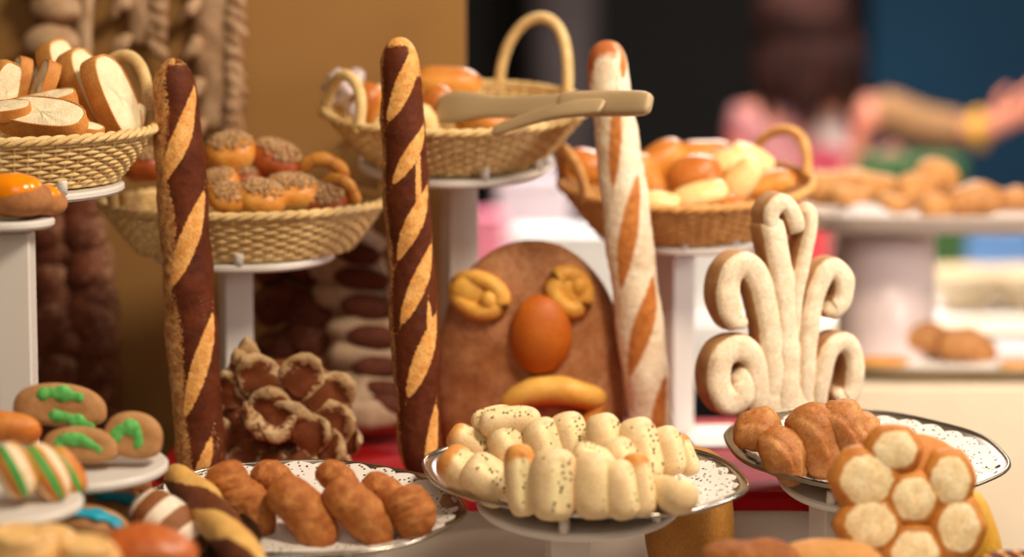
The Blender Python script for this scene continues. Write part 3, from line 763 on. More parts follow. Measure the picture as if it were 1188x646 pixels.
orolls = [  # k, px,py, height over tray, long axis, top normal, length px, width px, label
    (0, 566, 557, .021, tl(-38, -.1), (.35, -.75, .55), 66, 50, 'fat pale olive roll at the front left of the tray, right of the browned one'),
    (2, 605, 557, .037, tl(95, .15), (.1, -.9, .3), 84, 36, 'slim upright olive roll with a browned top in the front row'),
    (0, 643, 562, .037, tl(88, .18), (.35, -.9, .2), 84, 52, 'large upright pale olive roll at the front centre, slash on its right side'),
    (1, 690, 563, .036, tl(92, .2), (.75, -.6, .2), 78, 50, 'upright pale olive roll, right neighbour of the large centre one'),
    (1, 721, 568, .033, tl(102, .15), (.75, -.6, .2), 70, 42, 'narrow upright olive roll in front of the browned one at right'),
    (2, 742, 562, .035, tl(100, .2), (.8, -.5, .2), 74, 34, 'browned upright olive roll behind the narrow one at right'),
    (0, 777, 573, .022, (.35, -.85, .1), (.3, .1, .9), 56, 44, 'small round ended olive roll alone at the right end of the tray'),
    (2, 540, 548, .024, tl(140, .1), (-.1, -.6, .75), 70, 46, 'browned olive roll at the left tip of the tray'),
    (3, 546, 515, .040, tl(150, .1), (0, -.5, .8), 56, 36, 'orange brown olive roll at the back left of the tray'),
    (0, 592, 490, .065, tl(4, 0), (0, -.5, .8), 72, 36, 'pale olive roll lying on top of the pile, highest of all'),
    (3, 572, 487, .06, tl(10, .2), (0, -.3, .9), 50, 30, 'olive roll with browned end behind the highest one'),
    (1, 592, 520, .042, tl(120, .4), (0, -.6, .7), 52, 42, 'pale olive roll below the highest one, behind the slim upright one'),
    (1, 632, 513, .050, tl(110, .3), (.2, -.7, .6), 56, 42, 'pale olive roll behind the large front centre one'),
    (0, 662, 508, .052, tl(105, .25), (.4, -.7, .5), 60, 42, 'rounded pale olive roll in the back row, middle of the tray'),
    (1, 704, 515, .055, tl(104, .2), (.6, -.7, .3), 72, 42, 'tall olive roll in the back row beneath the face mouth corner'),
    (0, 744, 522, .050, tl(104, .2), (.6, -.7, .3), 76, 46, 'tall olive roll in the back row, second from its right end'),
    (1, 776, 523, .046, tl(104, .2), (.7, -.6, .3), 58, 36, 'olive roll at the right of the back row'),
    (2, 795, 528, .038, tl(112, .2), (.7, -.6, .3), 50, 24, 'orange edged olive roll at the right end of the back row'),
    (0, 690, 532, .052, tl(160, .1), (.1, -.6, .75), 54, 32, 'olive roll lying across between the front and back rows'),
    (1, 722, 537, .045, tl(112, .2), (.5, -.7, .4), 60, 40, 'olive roll with dark bits between the rows at right'),
]
for (k, px, py, h, l, n, lp, wp, lab) in orolls:
    p = at_plane(px, py, pt6, n6, h); s = S(p.y)
    lz = abs(V(l).normalized().y); 
    inst(ol[k], p, rotm(l, n), (lp * s / .078 / max(.6, math.sqrt(1 - lz * lz)), wp * 1.08 * s / .044, wp * 1.08 * s / .044), lab, 'bread roll', OG)

# ------------------------------------------------------------------ sugared brown rolls
def cinn_proto(seed, L=.085, W=.04, H=.036):
    m = MB(); sweep(m, [(-L / 2, .003, 0), (0, -.003, 0), (L / 2, .003, 0)], W / 2, H / 2, nv=44, n=60, p=2.8, amp=.0028, freq=24, seed=seed, amp2=.0016, freq2=130, prof=lambda s: .86 + .2 * s,
                    fn=lambda s, th, q: (.5 * ss(math.sin(th), -.2, .6), 0))
    return proto(m.build('sugared_roll', M['cinn'], link=False))
cr = [cinn_proto(s) for s in (51, 52, 53)]
pt10, n10 = st10['c'] + st10['n'] * .008, st10['n']
for (k, px, py, h, l, n, lp, wp, lab) in [
    (0, 268, 570, .04, tl(108, .1), (.3, -.8, .5), 72, 46, 'sugared brown roll standing behind the small striped baguette'),
    (1, 292, 590, .022, tl(125, .1), (.3, -.8, .5), 78, 40, 'knobbly sugared roll low beside the small striped baguette'),
    (1, 318, 560, .035, tl(150, .3), (.0, -.6, .8), 60, 38, 'sugared roll at the back of its tray below the flower bread'),
    (2, 352, 596, .024, tl(128, .12), (.1, -.7, .6), 102, 50, 'long sugared roll at the front middle of its tray'),
    (0, 418, 597, .024, tl(133, .12), (.1, -.7, .6), 104, 48, 'long sugared roll at the front, right of the middle one'),
    (1, 393, 560, .042, tl(140, .3), (.0, -.6, .8), 62, 34, 'sugared roll lying on the back of the pile'),
    (2, 450, 575, .03, tl(140, .2), (.0, -.6, .8), 70, 34, 'sugared roll tucked behind the right hand long one'),
    (0, 477, 596, .024, tl(115, .3), (.2, -.7, .6), 66, 50, 'short stout sugared roll at the right end of its tray'),
]:
    p = at_plane(px, py, pt10, n10, h); s = S(p.y)
    inst(cr[k], p, rotm(l, n), (lp * s / .085, wp * 1.12 * s / .04, wp * 1.12 * s / .036), lab, 'bread roll', 'sugared rolls on the left centre tray')

# ------------------------------------------------------------------ flower / scale bread
fl = at(338, 552, 2.735); fl.z = Z_RIS; fls = S(2.76)
t = empty('flower_bread', fl); tag(t, 'brown bread with floured petal scales standing beside the left striped baguette', 'bread')
def lp2(px, py, d): return V(((px - 338) * fls, -d, (548 - py) * fls))
m = MB(); blob(m, lp2(338, 482, -.004), (66 * fls, .034, 66 * fls), None, 22, 30, amp=.008, freq=28, seed=4, fn=lambda u: (.42 * ss(noise.noise(u * 3), -.1, .5), 0))
blob(m, lp2(285, 500, -.004), (26 * fls, .028, 47 * fls), None, 14, 18, amp=.006, freq=30, seed=5, fn=lambda u: (.3, 0))
blob(m, lp2(345, 525, -.004), (60 * fls, .036, 24 * fls), None, 14, 24, amp=.006, freq=30, seed=6, fn=lambda u: (.35, 0))
m.build('loaf_body', M['flower'], t)
def petal(px, py, ang, L, W, d, curl=.012, dark=True):
    """pointed tongue lying over the body; ang = screen direction of the tip"""
    jr = random.Random(int(px * 7 + py)); L *= fls * jr.uniform(.85, 1.2); W *= fls * jr.uniform(.9, 1.3); ang += jr.uniform(-14, 14); c = lp2(px, py, d); dx = V((math.cos(R(ang)), 0, math.sin(R(ang)))); sx = V((-dx.z, 0, dx.x))
    vs = []; fs = []; A = []; nu, nv = 12, 12
    for side in (1, -1):
        b0 = len(vs)
        for i in range(nu + 1):
            u = i / nu; w = W / 2 * (math.sin(math.pi * min(1, .18 + u * .82)) ** .55 if u < .999 else .02)
            for j in range(nv + 1):
                v = -1 + 2 * j / nv
                y = -(.010 * (1 - v * v) * (1 - u * .5) + curl * u * u) if side > 0 else -(curl * u * u) + .004
                rim = max(abs(v) ** 2.4 * .9, ss(u, .58, .86))
                q0 = c + dx * (L * u) + sx * (w * v) + V((0, y - (.005 * rim if side > 0 else 0), 0))
                q0 += V((noise.noise(q0 * 55), noise.noise(q0 * 55 + V((9, 0, 0))), noise.noise(q0 * 55 + V((0, 9, 0))))) * .0035
                vs.append(q0)
                A.append(max(0, min(1, .12 + .66 * rim + .34 * noise.noise(V((px + u * 3, py + v * 2, 1))))))
        for i in range(nu):
            for j in range(nv):
                fs.append((b0 + i * (nv + 1) + j, b0 + i * (nv + 1) + j + 1, b0 + (i + 1) * (nv + 1) + j + 1, b0 + (i + 1) * (nv + 1) + j))
    q = MB(); q.add(vs, fs, A)
    # closed rim strip
    n1 = (nu + 1) * (nv + 1)
    edge = [i * (nv + 1) for i in range(nu + 1)] + [nu * (nv + 1) + j for j in range(1, nv + 1)] + [i * (nv + 1) + nv for i in range(nu - 1, -1, -1)]
    for a_, b_ in zip(edge, edge[1:]): q.f.append((a_, b_, b_ + n1, a_ + n1))
    q.build('petal', M['flower'], t)
m = MB(); sweep(m, [lp2(292, 458, .050), lp2(302, 484, .060), lp2(328, 494, .060), lp2(350, 474, .056)], .010, .009, up=(0, -1, 0), nv=16, n=30, p=2.4, amp=.006, freq=60, seed=3, fn=lambda s_, th, q: (.56 + .35 * noise.noise(q * 60), 0)); m.build('flour_swirl', M['flower'], t)
for (px, py, ang, L, W, d) in [
    (318, 455, 120, 66, 44, .022), (345, 452, 75, 60, 54, .026), (362, 470, 45, 62, 50, .024), (366, 492, 18, 58, 50, .026), (362, 512, -18, 52, 44, .028),
    (300, 462, 100, 70, 34, .018), (285, 460, 80, 72, 34, .014), (274, 470, 105, 50, 30, .012), (330, 500, 60, 46, 56, .034), (318, 490, 100, 42, 44, .034),
    (345, 520, -60, 34, 40, .036), (318, 522, -95, 32, 40, .036), (292, 518, -120, 34, 36, .03), (372, 526, -40, 40, 36, .03), (276, 500, 190, 20, 34, .02),
    (345, 500, 20, 40, 44, .036), (388, 470, 50, 36, 34, .014), (398, 505, -5, 22, 36, .014)]:
    petal(px, py, ang, L, W, d)

# ------------------------------------------------------------------ bread braids at the wall
def braid(name, label, path, Ys, zbase, lump, wpx, mat, fn, seed, rows, two=True, body=None):
    """plaited bread: lumps in rows along a path of pixel points"""
    P = [at(x, y, Y) for (x, y), Y in zip(path, Ys)]
    if zbase is not None: P[-1].z = zbase + .03
    t = empty(name, P[-1]); o0 = P[-1].copy(); tag(t, label, 'bread')
    C = catmull([p - o0 for p in P], 40); m = MB()
    w = wpx * S(sum(Ys) / len(Ys)); r2 = random.Random(seed)
    for k in range(rows):
        c = interp(C, (k + .5) / rows)
        L = (C[0] - C[-1]).length / rows
        for sd in ((-1, 1) if two else (0,)):
            rot = RY(R(sd * 28 + r2.uniform(-6, 6)))
            blob(m, c + V((sd * w * .22 + r2.uniform(-.007, .007), -.006 * (k % 2), r2.uniform(-.007, .007))), (w * (.34 if two else .5), .026, L * .72), rot, 14, 20, amp=.009, freq=34, seed=seed + k, fn=fn)
    m.build('plaited_loaf', mat, t)
    return t, C, w, m
braid('braided_bread', 'dark braided loaf standing against the tan wall beneath the slice basket', [(76, 225), (84, 330), (92, 430), (104, 640)], [3.07, 3.06, 3.04, 3.0], Z_TAB, 0, 92, M['darkbraid'],
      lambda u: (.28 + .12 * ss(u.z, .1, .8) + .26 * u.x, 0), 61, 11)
bpy.data.objects['braided_bread'].location  # stays where built
braid('braided_bread', 'reddish brown braided loaf standing behind the flower bread', [(338, 285), (338, 380), (340, 450), (342, 520)], [3.04, 3.02, 2.99, 2.96], Z_RIS, 0, 80, M['darkbraid'],
      lambda u: (.30 + .12 * ss(u.z, .2, .8), 0), 65, 6)
t3, C3, w3, _ = braid('braided_bread', 'white floured braid with dark ridges standing left of the middle baguette', [(398, 268), (412, 350), (425, 440), (438, 520)], [3.03, 3.0, 2.96, 2.9], Z_RIS, 0, 88, M['whitebraid'],
      lambda u: (.12, 0), 68, 8, two=False)
for k in range(7):
    c = interp(C3, (k + .75) / 8); m = MB()
    blob(m, c + V((.013 + .002 * k, -.026, -.001)), (w3 * .37, .016, .0155), RY(R(6)), 10, 20, amp=.003, freq=50, seed=k, fn=lambda u: (1.0 if u.z > -.7 else .4, 0)); m.build('dark_ridge', M['whitebraid'], t3)
m = MB(); sweep(m, [C3[0] + V((.035, -.012, -.01)), C3[14] + V((.047, -.012, 0)), C3[26] + V((.044, -.01, 0)), C3[38] + V((.03, -.01, 0))], .008, .008, up=(0, -1, 0), nv=12, n=30, p=4, amp=.003, freq=50); m.build('side_strand', M['whitebraid'], t3)
# hanging floury breads on the wall
t, C, w, _ = braid('hanging_bread', 'floured braided loaf hanging on the tan wall above the slice basket', [(66, -120), (66, -50), (67, 20), (66, 105)], [3.09] * 4, None, 0, 70, M['wheatbread'],
      lambda u: (.62 - .5 * ss(u.z, -.5, .1), 0), 71, 7, two=False)
m = MB(); sweep(m, [C[0] + V((.036, -.008, 0)), C[20] + V((.038, -.008, 0)), C[38] + V((.034, -.008, 0))], .010, .009, up=(0, -1, 0), nv=12, n=30, p=4, amp=.004, freq=50, fn=lambda s, th, q: (.2, 0)); m.build('side_strand', M['wheatbread'], t)
def wheat(label, top, bot, w, rows, seed, leafL):
    A_, B_ = at(*top, 3.098), at(*bot, 3.098); t = empty('wheat_stalk_bread', B_); tag(t, label, 'bread', None)
    A_ = A_ - B_; m = MB(); s = S(3.075); r2 = random.Random(seed)
    sweep(m, [A_, A_ * .5 + V((.004, 0, 0)), V((0, 0, 0))], w * s * .66, .022, up=(0, -1, 0), nv=18, n=36, p=5, amp=.006, freq=35, seed=seed, fn=lambda s_, th, q: (.25 + .4 * noise.noise(q * 25), 0), prof=lambda s_: 1 - .5 * s_)
    for k in range(rows):
        for sd in (-1, 1):
            c = A_.lerp(V((0, 0, 0)), (k + .3 + .25 * (sd > 0)) / rows)
            if sd < 0 and k % 3: continue
            d = V((sd * .62, -.12, -.8)).normalized(); Ln = leafL * s * r2.uniform(.85, 1.15)
            c0 = c + V((sd * w * s * .30 * (1 - .45 * k / rows), -.008, 0)); c1 = c0 + d * Ln
            sweep(m, [c0, c0.lerp(c1, .5) + V((sd * .004, -.004, 0)), c1], .012, .010, up=(0, -1, 0), nv=12, n=12, p=1.8, amp=.005, freq=70, seed=k, fn=lambda s_, th, q: (.2 + .4 * s_, 0), prof=lambda s_: 1.15 - .8 * s_)
    m.build('wheat_ear', M['wheatbread'], t); return t
wheat('short ragged floured bread tail hanging on the wall between the two longer ones', (168, -150), (163, 52), 52, 13, 3, 34)
wheat('long ragged floured wheat stalk bread hanging right of the left striped baguette top', (246, -150), (250, 150), 60, 19, 9, 38)

# ------------------------------------------------------------------ scroll (fleur) bread
SY = 2.72
fb = at(905, 490, SY); fsz = S(SY)
fleur = empty('scroll_bread', V((fb.x, fb.y, Z_RIS))); tag(fleur, 'white floured scroll shaped bread standing behind the brown pastries', 'bread')
zb = fb.z - Z_RIS
yawF = RZ(R(20))
def fp(px, py): return yawF @ V(((px - 905) * fsz * 1.02, 0, (490 - py) * fsz)) + V((0, 0, zb))
upF = yawF @ V((0, -1, 0))
def stroke(pts, wpx, nm, dep=.023, taper=None, y=0, p=5):
    P = [fp(*q) + V((0, y, 0)) for q in pts]; m = MB()
    def fn(s, th, q): return (.10 + .75 * ss(math.sin(th), .35, .75), 0)
    sweep(m, P, wpx * fsz / 2, dep, up=upF, nv=28, n=46, p=p, e=.62, amp=.002, freq=45, seed=len(pts), fn=fn, prof=taper)
    return m.build(nm, M['fleur'], fleur)
stroke([(905, 500), (907, 440), (905, 380), (899, 325), (890, 280), (884, 252)], 33, 'stem', p=9)
stroke([(887, 268), (883, 244), (895, 231), (907, 238), (914, 254), (917, 268)], 23, 'scroll', y=-.001)
stroke([(912, 420), (916, 340), (925, 295), (932, 266), (932, 244), (922, 236)], 19, 'scroll')
stroke([(889, 490), (888, 420), (881, 360), (867, 316), (850, 302), (834, 314), (831, 345), (842, 364), (851, 358)], 34, 'scroll')
stroke([(872, 488), (872, 445), (862, 408), (842, 398), (824, 410), (820, 438), (832, 460), (848, 456), (852, 436), (843, 426)], 34, 'scroll')
stroke([(929, 490), (931, 420), (935, 365), (947, 322), (963, 309), (976, 322), (976, 344), (965, 358), (956, 352)], 27, 'scroll')
stroke([(946, 486), (950, 442), (957, 410), (972, 397), (986, 404), (992, 425), (989, 452), (980, 464), (972, 452)], 26, 'scroll')
m = MB(); blob(m, fp(908, 470), (44 * fsz, .021, 34 * fsz), yawF, 16, 28, e=.7, amp=.002, freq=40, fn=lambda u: (.1 + .75 * ss(-u.y, .3, .7), 0)); m.build('foot', M['fleur'], fleur)
# foot reaches the cloth
m = MB(); m.box((0, 0, zb / 2), (.06, .034, max(.01, zb))) if zb > .01 else None

# ------------------------------------------------------------------ brown pastries on the right tray
def pastry_proto(seed, L=.08, W=.045, H=.036):
    m = MB(); sweep(m, [(-L / 2, 0, -.004), (-L * .2, .004, .003), (L * .15, -.003, .004), (L / 2, 0, -.004)], W / 2, H / 2, nv=30, n=40, p=2.6, amp=.005, freq=30, seed=seed, amp2=.0014, freq2=110,
                    fn=lambda s, th, q: (.38 + .3 * math.sin(th * 3 + s * 4), 0), prof=lambda s: .82 + .3 * ss(s, .1, .6))
    m.v = [v + V((0, 0, .0016 * math.sin(v.y * 520 + v.x * 60))) for v in m.v]
    return proto(m.build('brown_pastry', M['crois'], link=False))
pp = [pastry_proto(81), pastry_proto(82), pastry_proto(83)]
pt9, n9 = st9['c'] + st9['n'] * .008, st9['n']
for (k, px, py, h, l, n, lp, wp, lab) in [
    (0, 886, 508, .03, tl(165, .1), (0, -.5, .8), 72, 44, 'brown pastry at the left tip of the right tray below the scroll bread'),
    (1, 908, 530, .020, tl(130, .1), (.2, -.6, .7), 72, 44, 'brown pastry at the front left of the right tray over the doily'),
    (2, 948, 515, .028, tl(128, .1), (.3, -.7, .6), 94, 54, 'long ridged brown pastry in the middle, slanting down to the right'),
    (0, 978, 498, .045, tl(150, .2), (.1, -.6, .7), 66, 44, 'brown pastry on top of the pile beside the honeycomb bread'),
    (1, 998, 508, .022, tl(140, .3), (.1, -.6, .7), 62, 42, 'brown pastry at the right of its pile, touching the honeycomb bread'),
]:
    p = at_plane(px, py, pt9, n9, h); s = S(p.y)
    inst(pp[k], p, rotm(l, n), (lp * s / .08, wp * 1.1 * s / .045, wp * 1.1 * s / .04), lab, 'pastry', 'brown pastries on the right tray')

# ------------------------------------------------------------------ front right tray with the honeycomb bread
stR = dict(c=V((.34, 2.22, .965)), n=V((0, 0, 1)), rot=RX(0))
def flat_stand(label, x, y, z, r, name='display_stand'):
    t = empty(name, (x, y, Z_TAB)); tag(t, label, 'stand'); H = z - Z_TAB
    m = MB(); lathe(m, [(0, H - .012), (r - .003, H - .012), (r, H - .009), (r, H - .002), (r - .002, H), (0, H)], n=64); m.build('disc', M['white'], t, smooth=False)
    m = MB(); m.box((0, 0, (H - .013) / 2), (.035, .035, H - .014)); m.build('post', M['white'], t, smooth=False)
    m = MB(); lathe(m, [(0, .006), (.06, .006), (.062, .004), (.062, .0005), (0, .0005)], n=40); m.build('base_plate', M['white'], t, smooth=False)
    return t
flat_stand('white stand at the bottom right under the honeycomb bread', .33, 2.21, .965, .13)
flat_stand('white stand at the bottom edge under the crusty loaves', .17, 2.17, .965, .10) if False else None
HY = 2.30
hc = at(1053, 580, HY); hs = S(HY)
t = empty('honeycomb_bread', V((hc.x, hc.y, .966))); tag(t, 'honeycomb shaped bread with white floured lobes leaning at the lower right', 'bread')
hz = hc.z - .966
lean = RX(R(-14)) @ RZ(R(0))
def hp(px, py, d=0):
    q = V(((px - 1053) * hs, -d, (580 - py) * hs)); q = RX(R(-10)) @ q
    return q + V((0, 0, hz))
def lobe(px, py, rx, ry, d, nm):
    m = MB(); c = hp(px, py, d); rot = RX(R(-10)) @ RX(R(90))
    vs = []; A = []; fs = []; nu, nv = 16, 36
    for i in range(nu + 1):
        ph = math.pi / 2 * i / nu * 1.25
        for j in range(nv):
            th = 2 * math.pi * j / nv
            hexr = 1 / max(abs(math.cos((th % (math.pi / 3)) - math.pi / 6)), .1) * .93
            k = (.5 * hexr + .5)
            r_ = math.sin(min(ph, math.pi)) ** .8
            zz = math.copysign(abs(math.cos(ph)) ** .7, math.cos(ph)) * .020
            q = V((rx * hs * k * r_ * math.cos(th), ry * hs * k * r_ * math.sin(th), zz))
            q += V((q.x, q.y, zz)).normalized() * .0018 * noise.noise(q * 60 + V((px, py, 0)))
            vs.append(c + rot @ q); A.append(max(0, min(1, .5 + (.70 - r_ * (1 + .12 * (k - 1))) * 4)))
    for i in range(nu):
        for j in range(nv): fs.append((i * nv + j, i * nv + (j + 1) % nv, (i + 1) * nv + (j + 1) % nv, (i + 1) * nv + j))
    m.add(vs, fs, A); return m.build(nm, M['honey'], t)
for (px, py, rx, ry) in [(1055, 578, 36, 36), (1034, 521, 36, 32), (1001, 556, 43, 42), (1098, 557, 32, 40), (1005, 608, 42, 38), (1107, 611, 34, 42), (1056, 640, 40, 36)]:
    lobe(px, py, rx, ry, .010, 'lobe')
m = MB(); blob(m, hp(1054, 582, -.004), (78 * hs, .020, 80 * hs), RX(R(-10)), 18, 36, amp=.002, freq=40, e=.85); m.build('bread_base', M['honey'], t)
# loaves at the bottom edge
m = MB(); sweep(m, [(-.05, 0, 0), (0, 0, .004), (.05, 0, 0)], .034, .028, nv=26, n=30, p=2.3, amp=.005, freq=40, seed=2); 
o = m.build('crusty_loaf', M['seeded']); p = at(872, 655, 2.2); setm(o, (p.x, p.y, .995), rotm((1, .1, .0), (0, -.1, 1))); tag(o, 'crusty brown loaf at the bottom edge left of the tan one', 'bread')
m = MB(); sweep(m, [(-.055, 0, 0), (0, 0, .003), (.055, 0, 0)], .036, .026, nv=26, n=30, p=2.3, amp=.002, freq=40, seed=6)
o = m.build('seeded_loaf', M['seeded_tan'] if 'seeded_tan' in M else bread_mat('tan_speckled_crust', (206, 150, 88), (190, 130, 68), 40, rough=.7, bump=.4, speck=((96, 56, 26), 130, .12)))
p = at(962, 660, 2.22); setm(o, (p.x, p.y, .992), rotm((1, -.1, 0), (0, -.1, 1))); tag(o, 'tan speckled loaf at the bottom edge left of the honeycomb bread', 'bread')
m = MB(); sweep(m, [(0, 0, -.045), (0, 0, 0), (0, 0, .045)], .026, .022, up=(0, -1, 0), nv=24, n=24, p=2.2, amp=.001, prof=lambda s: 1.1 - .55 * s)
o = m.build('yellow_bread', bread_mat('yellow_bread', (226, 176, 70), (206, 150, 46), 30, rough=.5, bump=.2)); p = at(1133, 640, 2.34); setm(o, (p.x, p.y, 1.0), RY(R(-6))); tag(o, 'yellow pointed bread behind the right side of the honeycomb bread', 'bread')
m = MB(); sweep(m, [(-.04, 0, 0), (0, 0, .002), (.04, 0, 0)], .02, .018, nv=22, n=30, p=2.6, amp=.002, fn=lambda s, th, q: (.8 if math.sin(s * 34 + th) > .75 else .1, 0))
o = m.build('striped_roll', M['choc']); p = at(1172, 645, 2.25); setm(o, (p.x, p.y, .985), rotm((1, .3, 0), (0, 0, 1))); tag(o, 'dark chocolate roll with cream stripes at the bottom right corner', 'bread roll')
# yellow loaf behind the olive tray
m = MB(); blob(m, (0, 0, .075), (.048, .045, .078), None, 20, 28, amp=.003, freq=25, e=.85)
o = m.build('yellow_loaf', M['yellowloaf']); p = at(800, 600, 2.52); setm(o, (p.x, p.y, .905), RZ(0)); tag(o, 'large yellow loaf half hidden beneath the right end of the olive roll tray', 'bread')
flat_stand('low white stand under the yellow loaf behind the olive roll tray', p.x, p.y, .903, .05)

# ------------------------------------------------------------------ left side: egg glazed buns
st5 = stand('white stand at the left edge under the egg glazed buns', 2, 253, 2.40, .052, R(1), Z_TAB, post=(.034, .034), post_rot=0, pegs=(), post_dx=.013)
st5w = st5
def eggbun(px, py, Y, s, lab):
    m = MB(); blob(m, (0, 0, 0), (.038, .03, .019), None, 14, 28, e=.85, amp=.002, freq=50, seed=px)
    o = m.build('egg_glazed_bun', M['eggbun']); setm(o, at(px, py, Y), RZ(R(-15)), s); tag(o, lab, 'bun', 'egg glazed buns on the left stand')
    m = MB(); blob(m, (0, -.004, .007), (.0325, .0265, .0185), None, 14, 28, e=.9); m.build('egg_glaze', M['egg'], o)
eggbun(16, 230, 2.385, 1.0, 'orange egg glazed bun at the left edge, nearer of the two')
eggbun(46, 235, 2.42, .74, 'orange egg glazed bun further back, partly behind the nearer one')

# green swirl cookies on a plate
st7 = stand('round white cookie plate on a stand holding the green swirl slices', 92, 537, 2.30, .085, R(4), Z_TAB, pegs=(), post_dx=-.055)
st8 = stand('round white plate on a stand at the left edge holding the striped pastries', 8, 580, 2.17, .069, R(4), Z_TAB, pegs=())
def cookie(px, py, Y, wpx, hpx, rot, curve, lab, yaw=0):
    s = S(Y); w, h = wpx * s / 2, hpx * s / 2
    def outline(n=40):
        P = []
        for i in range(n):
            th = 2 * math.pi * i / n; x, y = math.cos(th), math.sin(th)
            y = math.copysign(abs(y) ** .8, y); y = y if y > 0 else y * .55
            P.append((x * w * (abs(math.cos(th)) ** -.05 if abs(math.cos(th)) > .1 else 1), y * h * 1.12 - h * .1))
        return P
    O = outline(); m = MB(); vs = []; fs = []; n = len(O); T = .012
    for (k, y) in ((0, -T), (.6, -T - .001), (.93, -T), (1, -T + .003), (1.0, T - .003), (.95, T), (0, T)):
        for (x, z) in O: vs.append(V((x * k, y, z * k)) + V((0, .001 * noise.noise(V((x * 70, z * 70, y))), 0)))
    for i in range(6):
        for j in range(n): fs.append((i * n + j, i * n + (j + 1) % n, (i + 1) * n + (j + 1) % n, (i + 1) * n + j))
    m.add(vs, fs); o = m.build('swirl_slice', M['cookie']); setm(o, at(px, py, Y), RX(R(-8)) @ RZ(R(yaw)) @ RY(R(-rot))); tag(o, lab, 'pastry', 'green swirl slices on the cookie plate')
    for c in curve:
        q = MB(); sweep(q, [V((x * w, -T - .0005, z * h)) for x, z in c], h * .27, .0024, up=(0, -1, 0), nv=12, n=22, p=2.4, amp=.0012, freq=120, prof=lambda s_: 1 + .25 * math.sin(s_ * 14)); q.build('green_filling', M['green'], o)
    return o
cookie(70, 474, 2.32, 106, 58, -6, [[(-.5, .45), (-.2, .58), (.2, .6), (.55, .5)], [(-.2, -.25), (.2, -.32), (.55, -.5), (.85, -.62)]], 'green swirl slice stacked on top of the other two')
cookie(94, 519, 2.28, 88, 48, -4, [[(-.1, -.55), (-.5, -.1), (-.5, .3), (0, .4), (.45, .1), (.6, -.15)]], 'green swirl slice lying flat under the stacked one')
cookie(154, 509, 2.29, 68, 62, -12, [[(-.5, -.3), (-.5, .15), (-.15, .42), (.2, .2), (.3, -.3)]], 'green swirl slice at the right edge of the cookie plate')
def loafy(name, px, py, Y, L, W, H, l, n, mat, lab, cat, fn=None, seed=1, p=2.5, amp=.002, freq=45, grp=None):
    s = S(Y); m = MB(); L *= s; W *= s; H *= s
    sweep(m, [(-L / 2, 0, -H * .06), (0, 0, H * .06), (L / 2, 0, -H * .06)], W / 2, H / 2, nv=30, n=40, p=p, amp=amp, freq=freq, seed=seed, fn=fn)
    o = m.build(name, mat); setm(o, at(px, py, Y), rotm(l, n)); return tag(o, lab, cat, grp)
stripe = lambda f, ph=0: (lambda s, th, q: (.9 if math.sin(4 * th + 1) > .2 else .05, .9 if math.sin(4 * th + 3.4) > .72 else .05))
STG = 'striped pastries on the left plate'
loafy('striped_pastry', 16, 546, 2.15, 66, 46, 50, tl(-62, -.1), (.3, -.7, .6), M['tricolor'], 'green, white and orange striped pastry at the left frame edge', 'pastry', stripe(16), 3, grp=STG)
loafy('striped_pastry', 54, 548, 2.17, 74, 46, 44, tl(-58, -.1), (.4, -.7, .6), M['tricolor'], 'striped pastry with an orange back in the middle of the left plate', 'pastry', lambda s, th, q: (.7 if math.sin(4 * th + .4) > .45 else .05, .85 if math.sin(4 * th + 3.2) > .78 else .05), 4, grp=STG)
loafy('striped_pastry', 74, 548, 2.21, 64, 40, 42, tl(-55, -.1), (.4, -.7, .6), M['tricolor'], 'striped pastry at the right edge of the left plate', 'pastry', lambda s, th, q: (.05, .85 if math.sin(4 * th + 2.4) > .8 else .05), 5, grp=STG)
loafy('striped_pastry', 8, 497, 2.27, 80, 36, 40, tl(-8, .1), (.1, -.5, .8), M['tricolor'], 'orange brown pastry behind the striped ones at the left frame edge', 'pastry', lambda s, th, q: (.05, .05), 6, grp=STG)
loafy('brown_roll', 6, 455, 2.42, 66, 34, 40, tl(-60), (.3, -.6, .6), M['rustic'], 'brown crusty roll at the left edge behind the green swirl slices', 'bread roll', None, 7)

# tilted tray at lower left with the small striped baguette
stL = stand('white stand under the tilted tray at the lower left', 176, 642, 2.26, .08, R(10), Z_TAB, pegs=())
m = MB(); lathe(m, [(0, 0), (.9, 0), (.97, .004), (1, .008), (.985, .007), (.9, -.002), (0, -.002)], .104, .112, n=72)
o = m.build('oval_tray', plain('dark_tray', (46, 28, 20), .35, scale=8)); setm(o, stL['c'] + stL['n'] * .0035, stL['rot'] @ RZ(R(-10))); tag(o, 'dark oval tray at the lower left under the small striped baguette', 'tray')
ptL, nL = stL['c'] + stL['n'] * .006, stL['n']
A0 = at_plane(203, 549, ptL, nL, .024); A1 = at_plane(301, 668, ptL, nL, .021)
m = MB(); c = (A0 + A1) / 2; L = (A1 - A0).length; sweep(m, [(-L / 2, 0, 0), (0, 0, .003), (L / 2, 0, 0)], .0195, .019, nv=40, n=90, p=3.6, amp=.003, freq=40, seed=9,
      fn=lambda s, th, q: (max(0, min(1, .5 + 1.1 * (math.cos(2 * th + 2.2 - s * 11) + .25 * math.sin(s * 17) - .1))), 0))
o = m.build('small_striped_baguette', M['minichoc']); setm(o, c, rotm(A1 - A0, (0, -.3, 1))); tag(o, 'small pale baguette with chocolate stripes slanting at the lower left', 'baguette')
loafy('iced_bread', 196, 612, 2.27, 104, 66, 56, tl(-42, -.25), (.0, -.4, .9), M['icing'], 'brown bread with white iced bands beside the small striped baguette', 'bread', lambda s, th, q: (.9 if math.sin(s * 19 + .6) > -.05 and math.sin(th) > -.5 else .05, 0), 8, 2.6)
loafy('seeded_roll', 154, 565, 2.40, 44, 34, 34, tl(0), (0, -.3, .9), M['seeded'], 'small brown seeded roll below the cookie plate', 'bread roll', None, 10, 2.3, .003, 80)
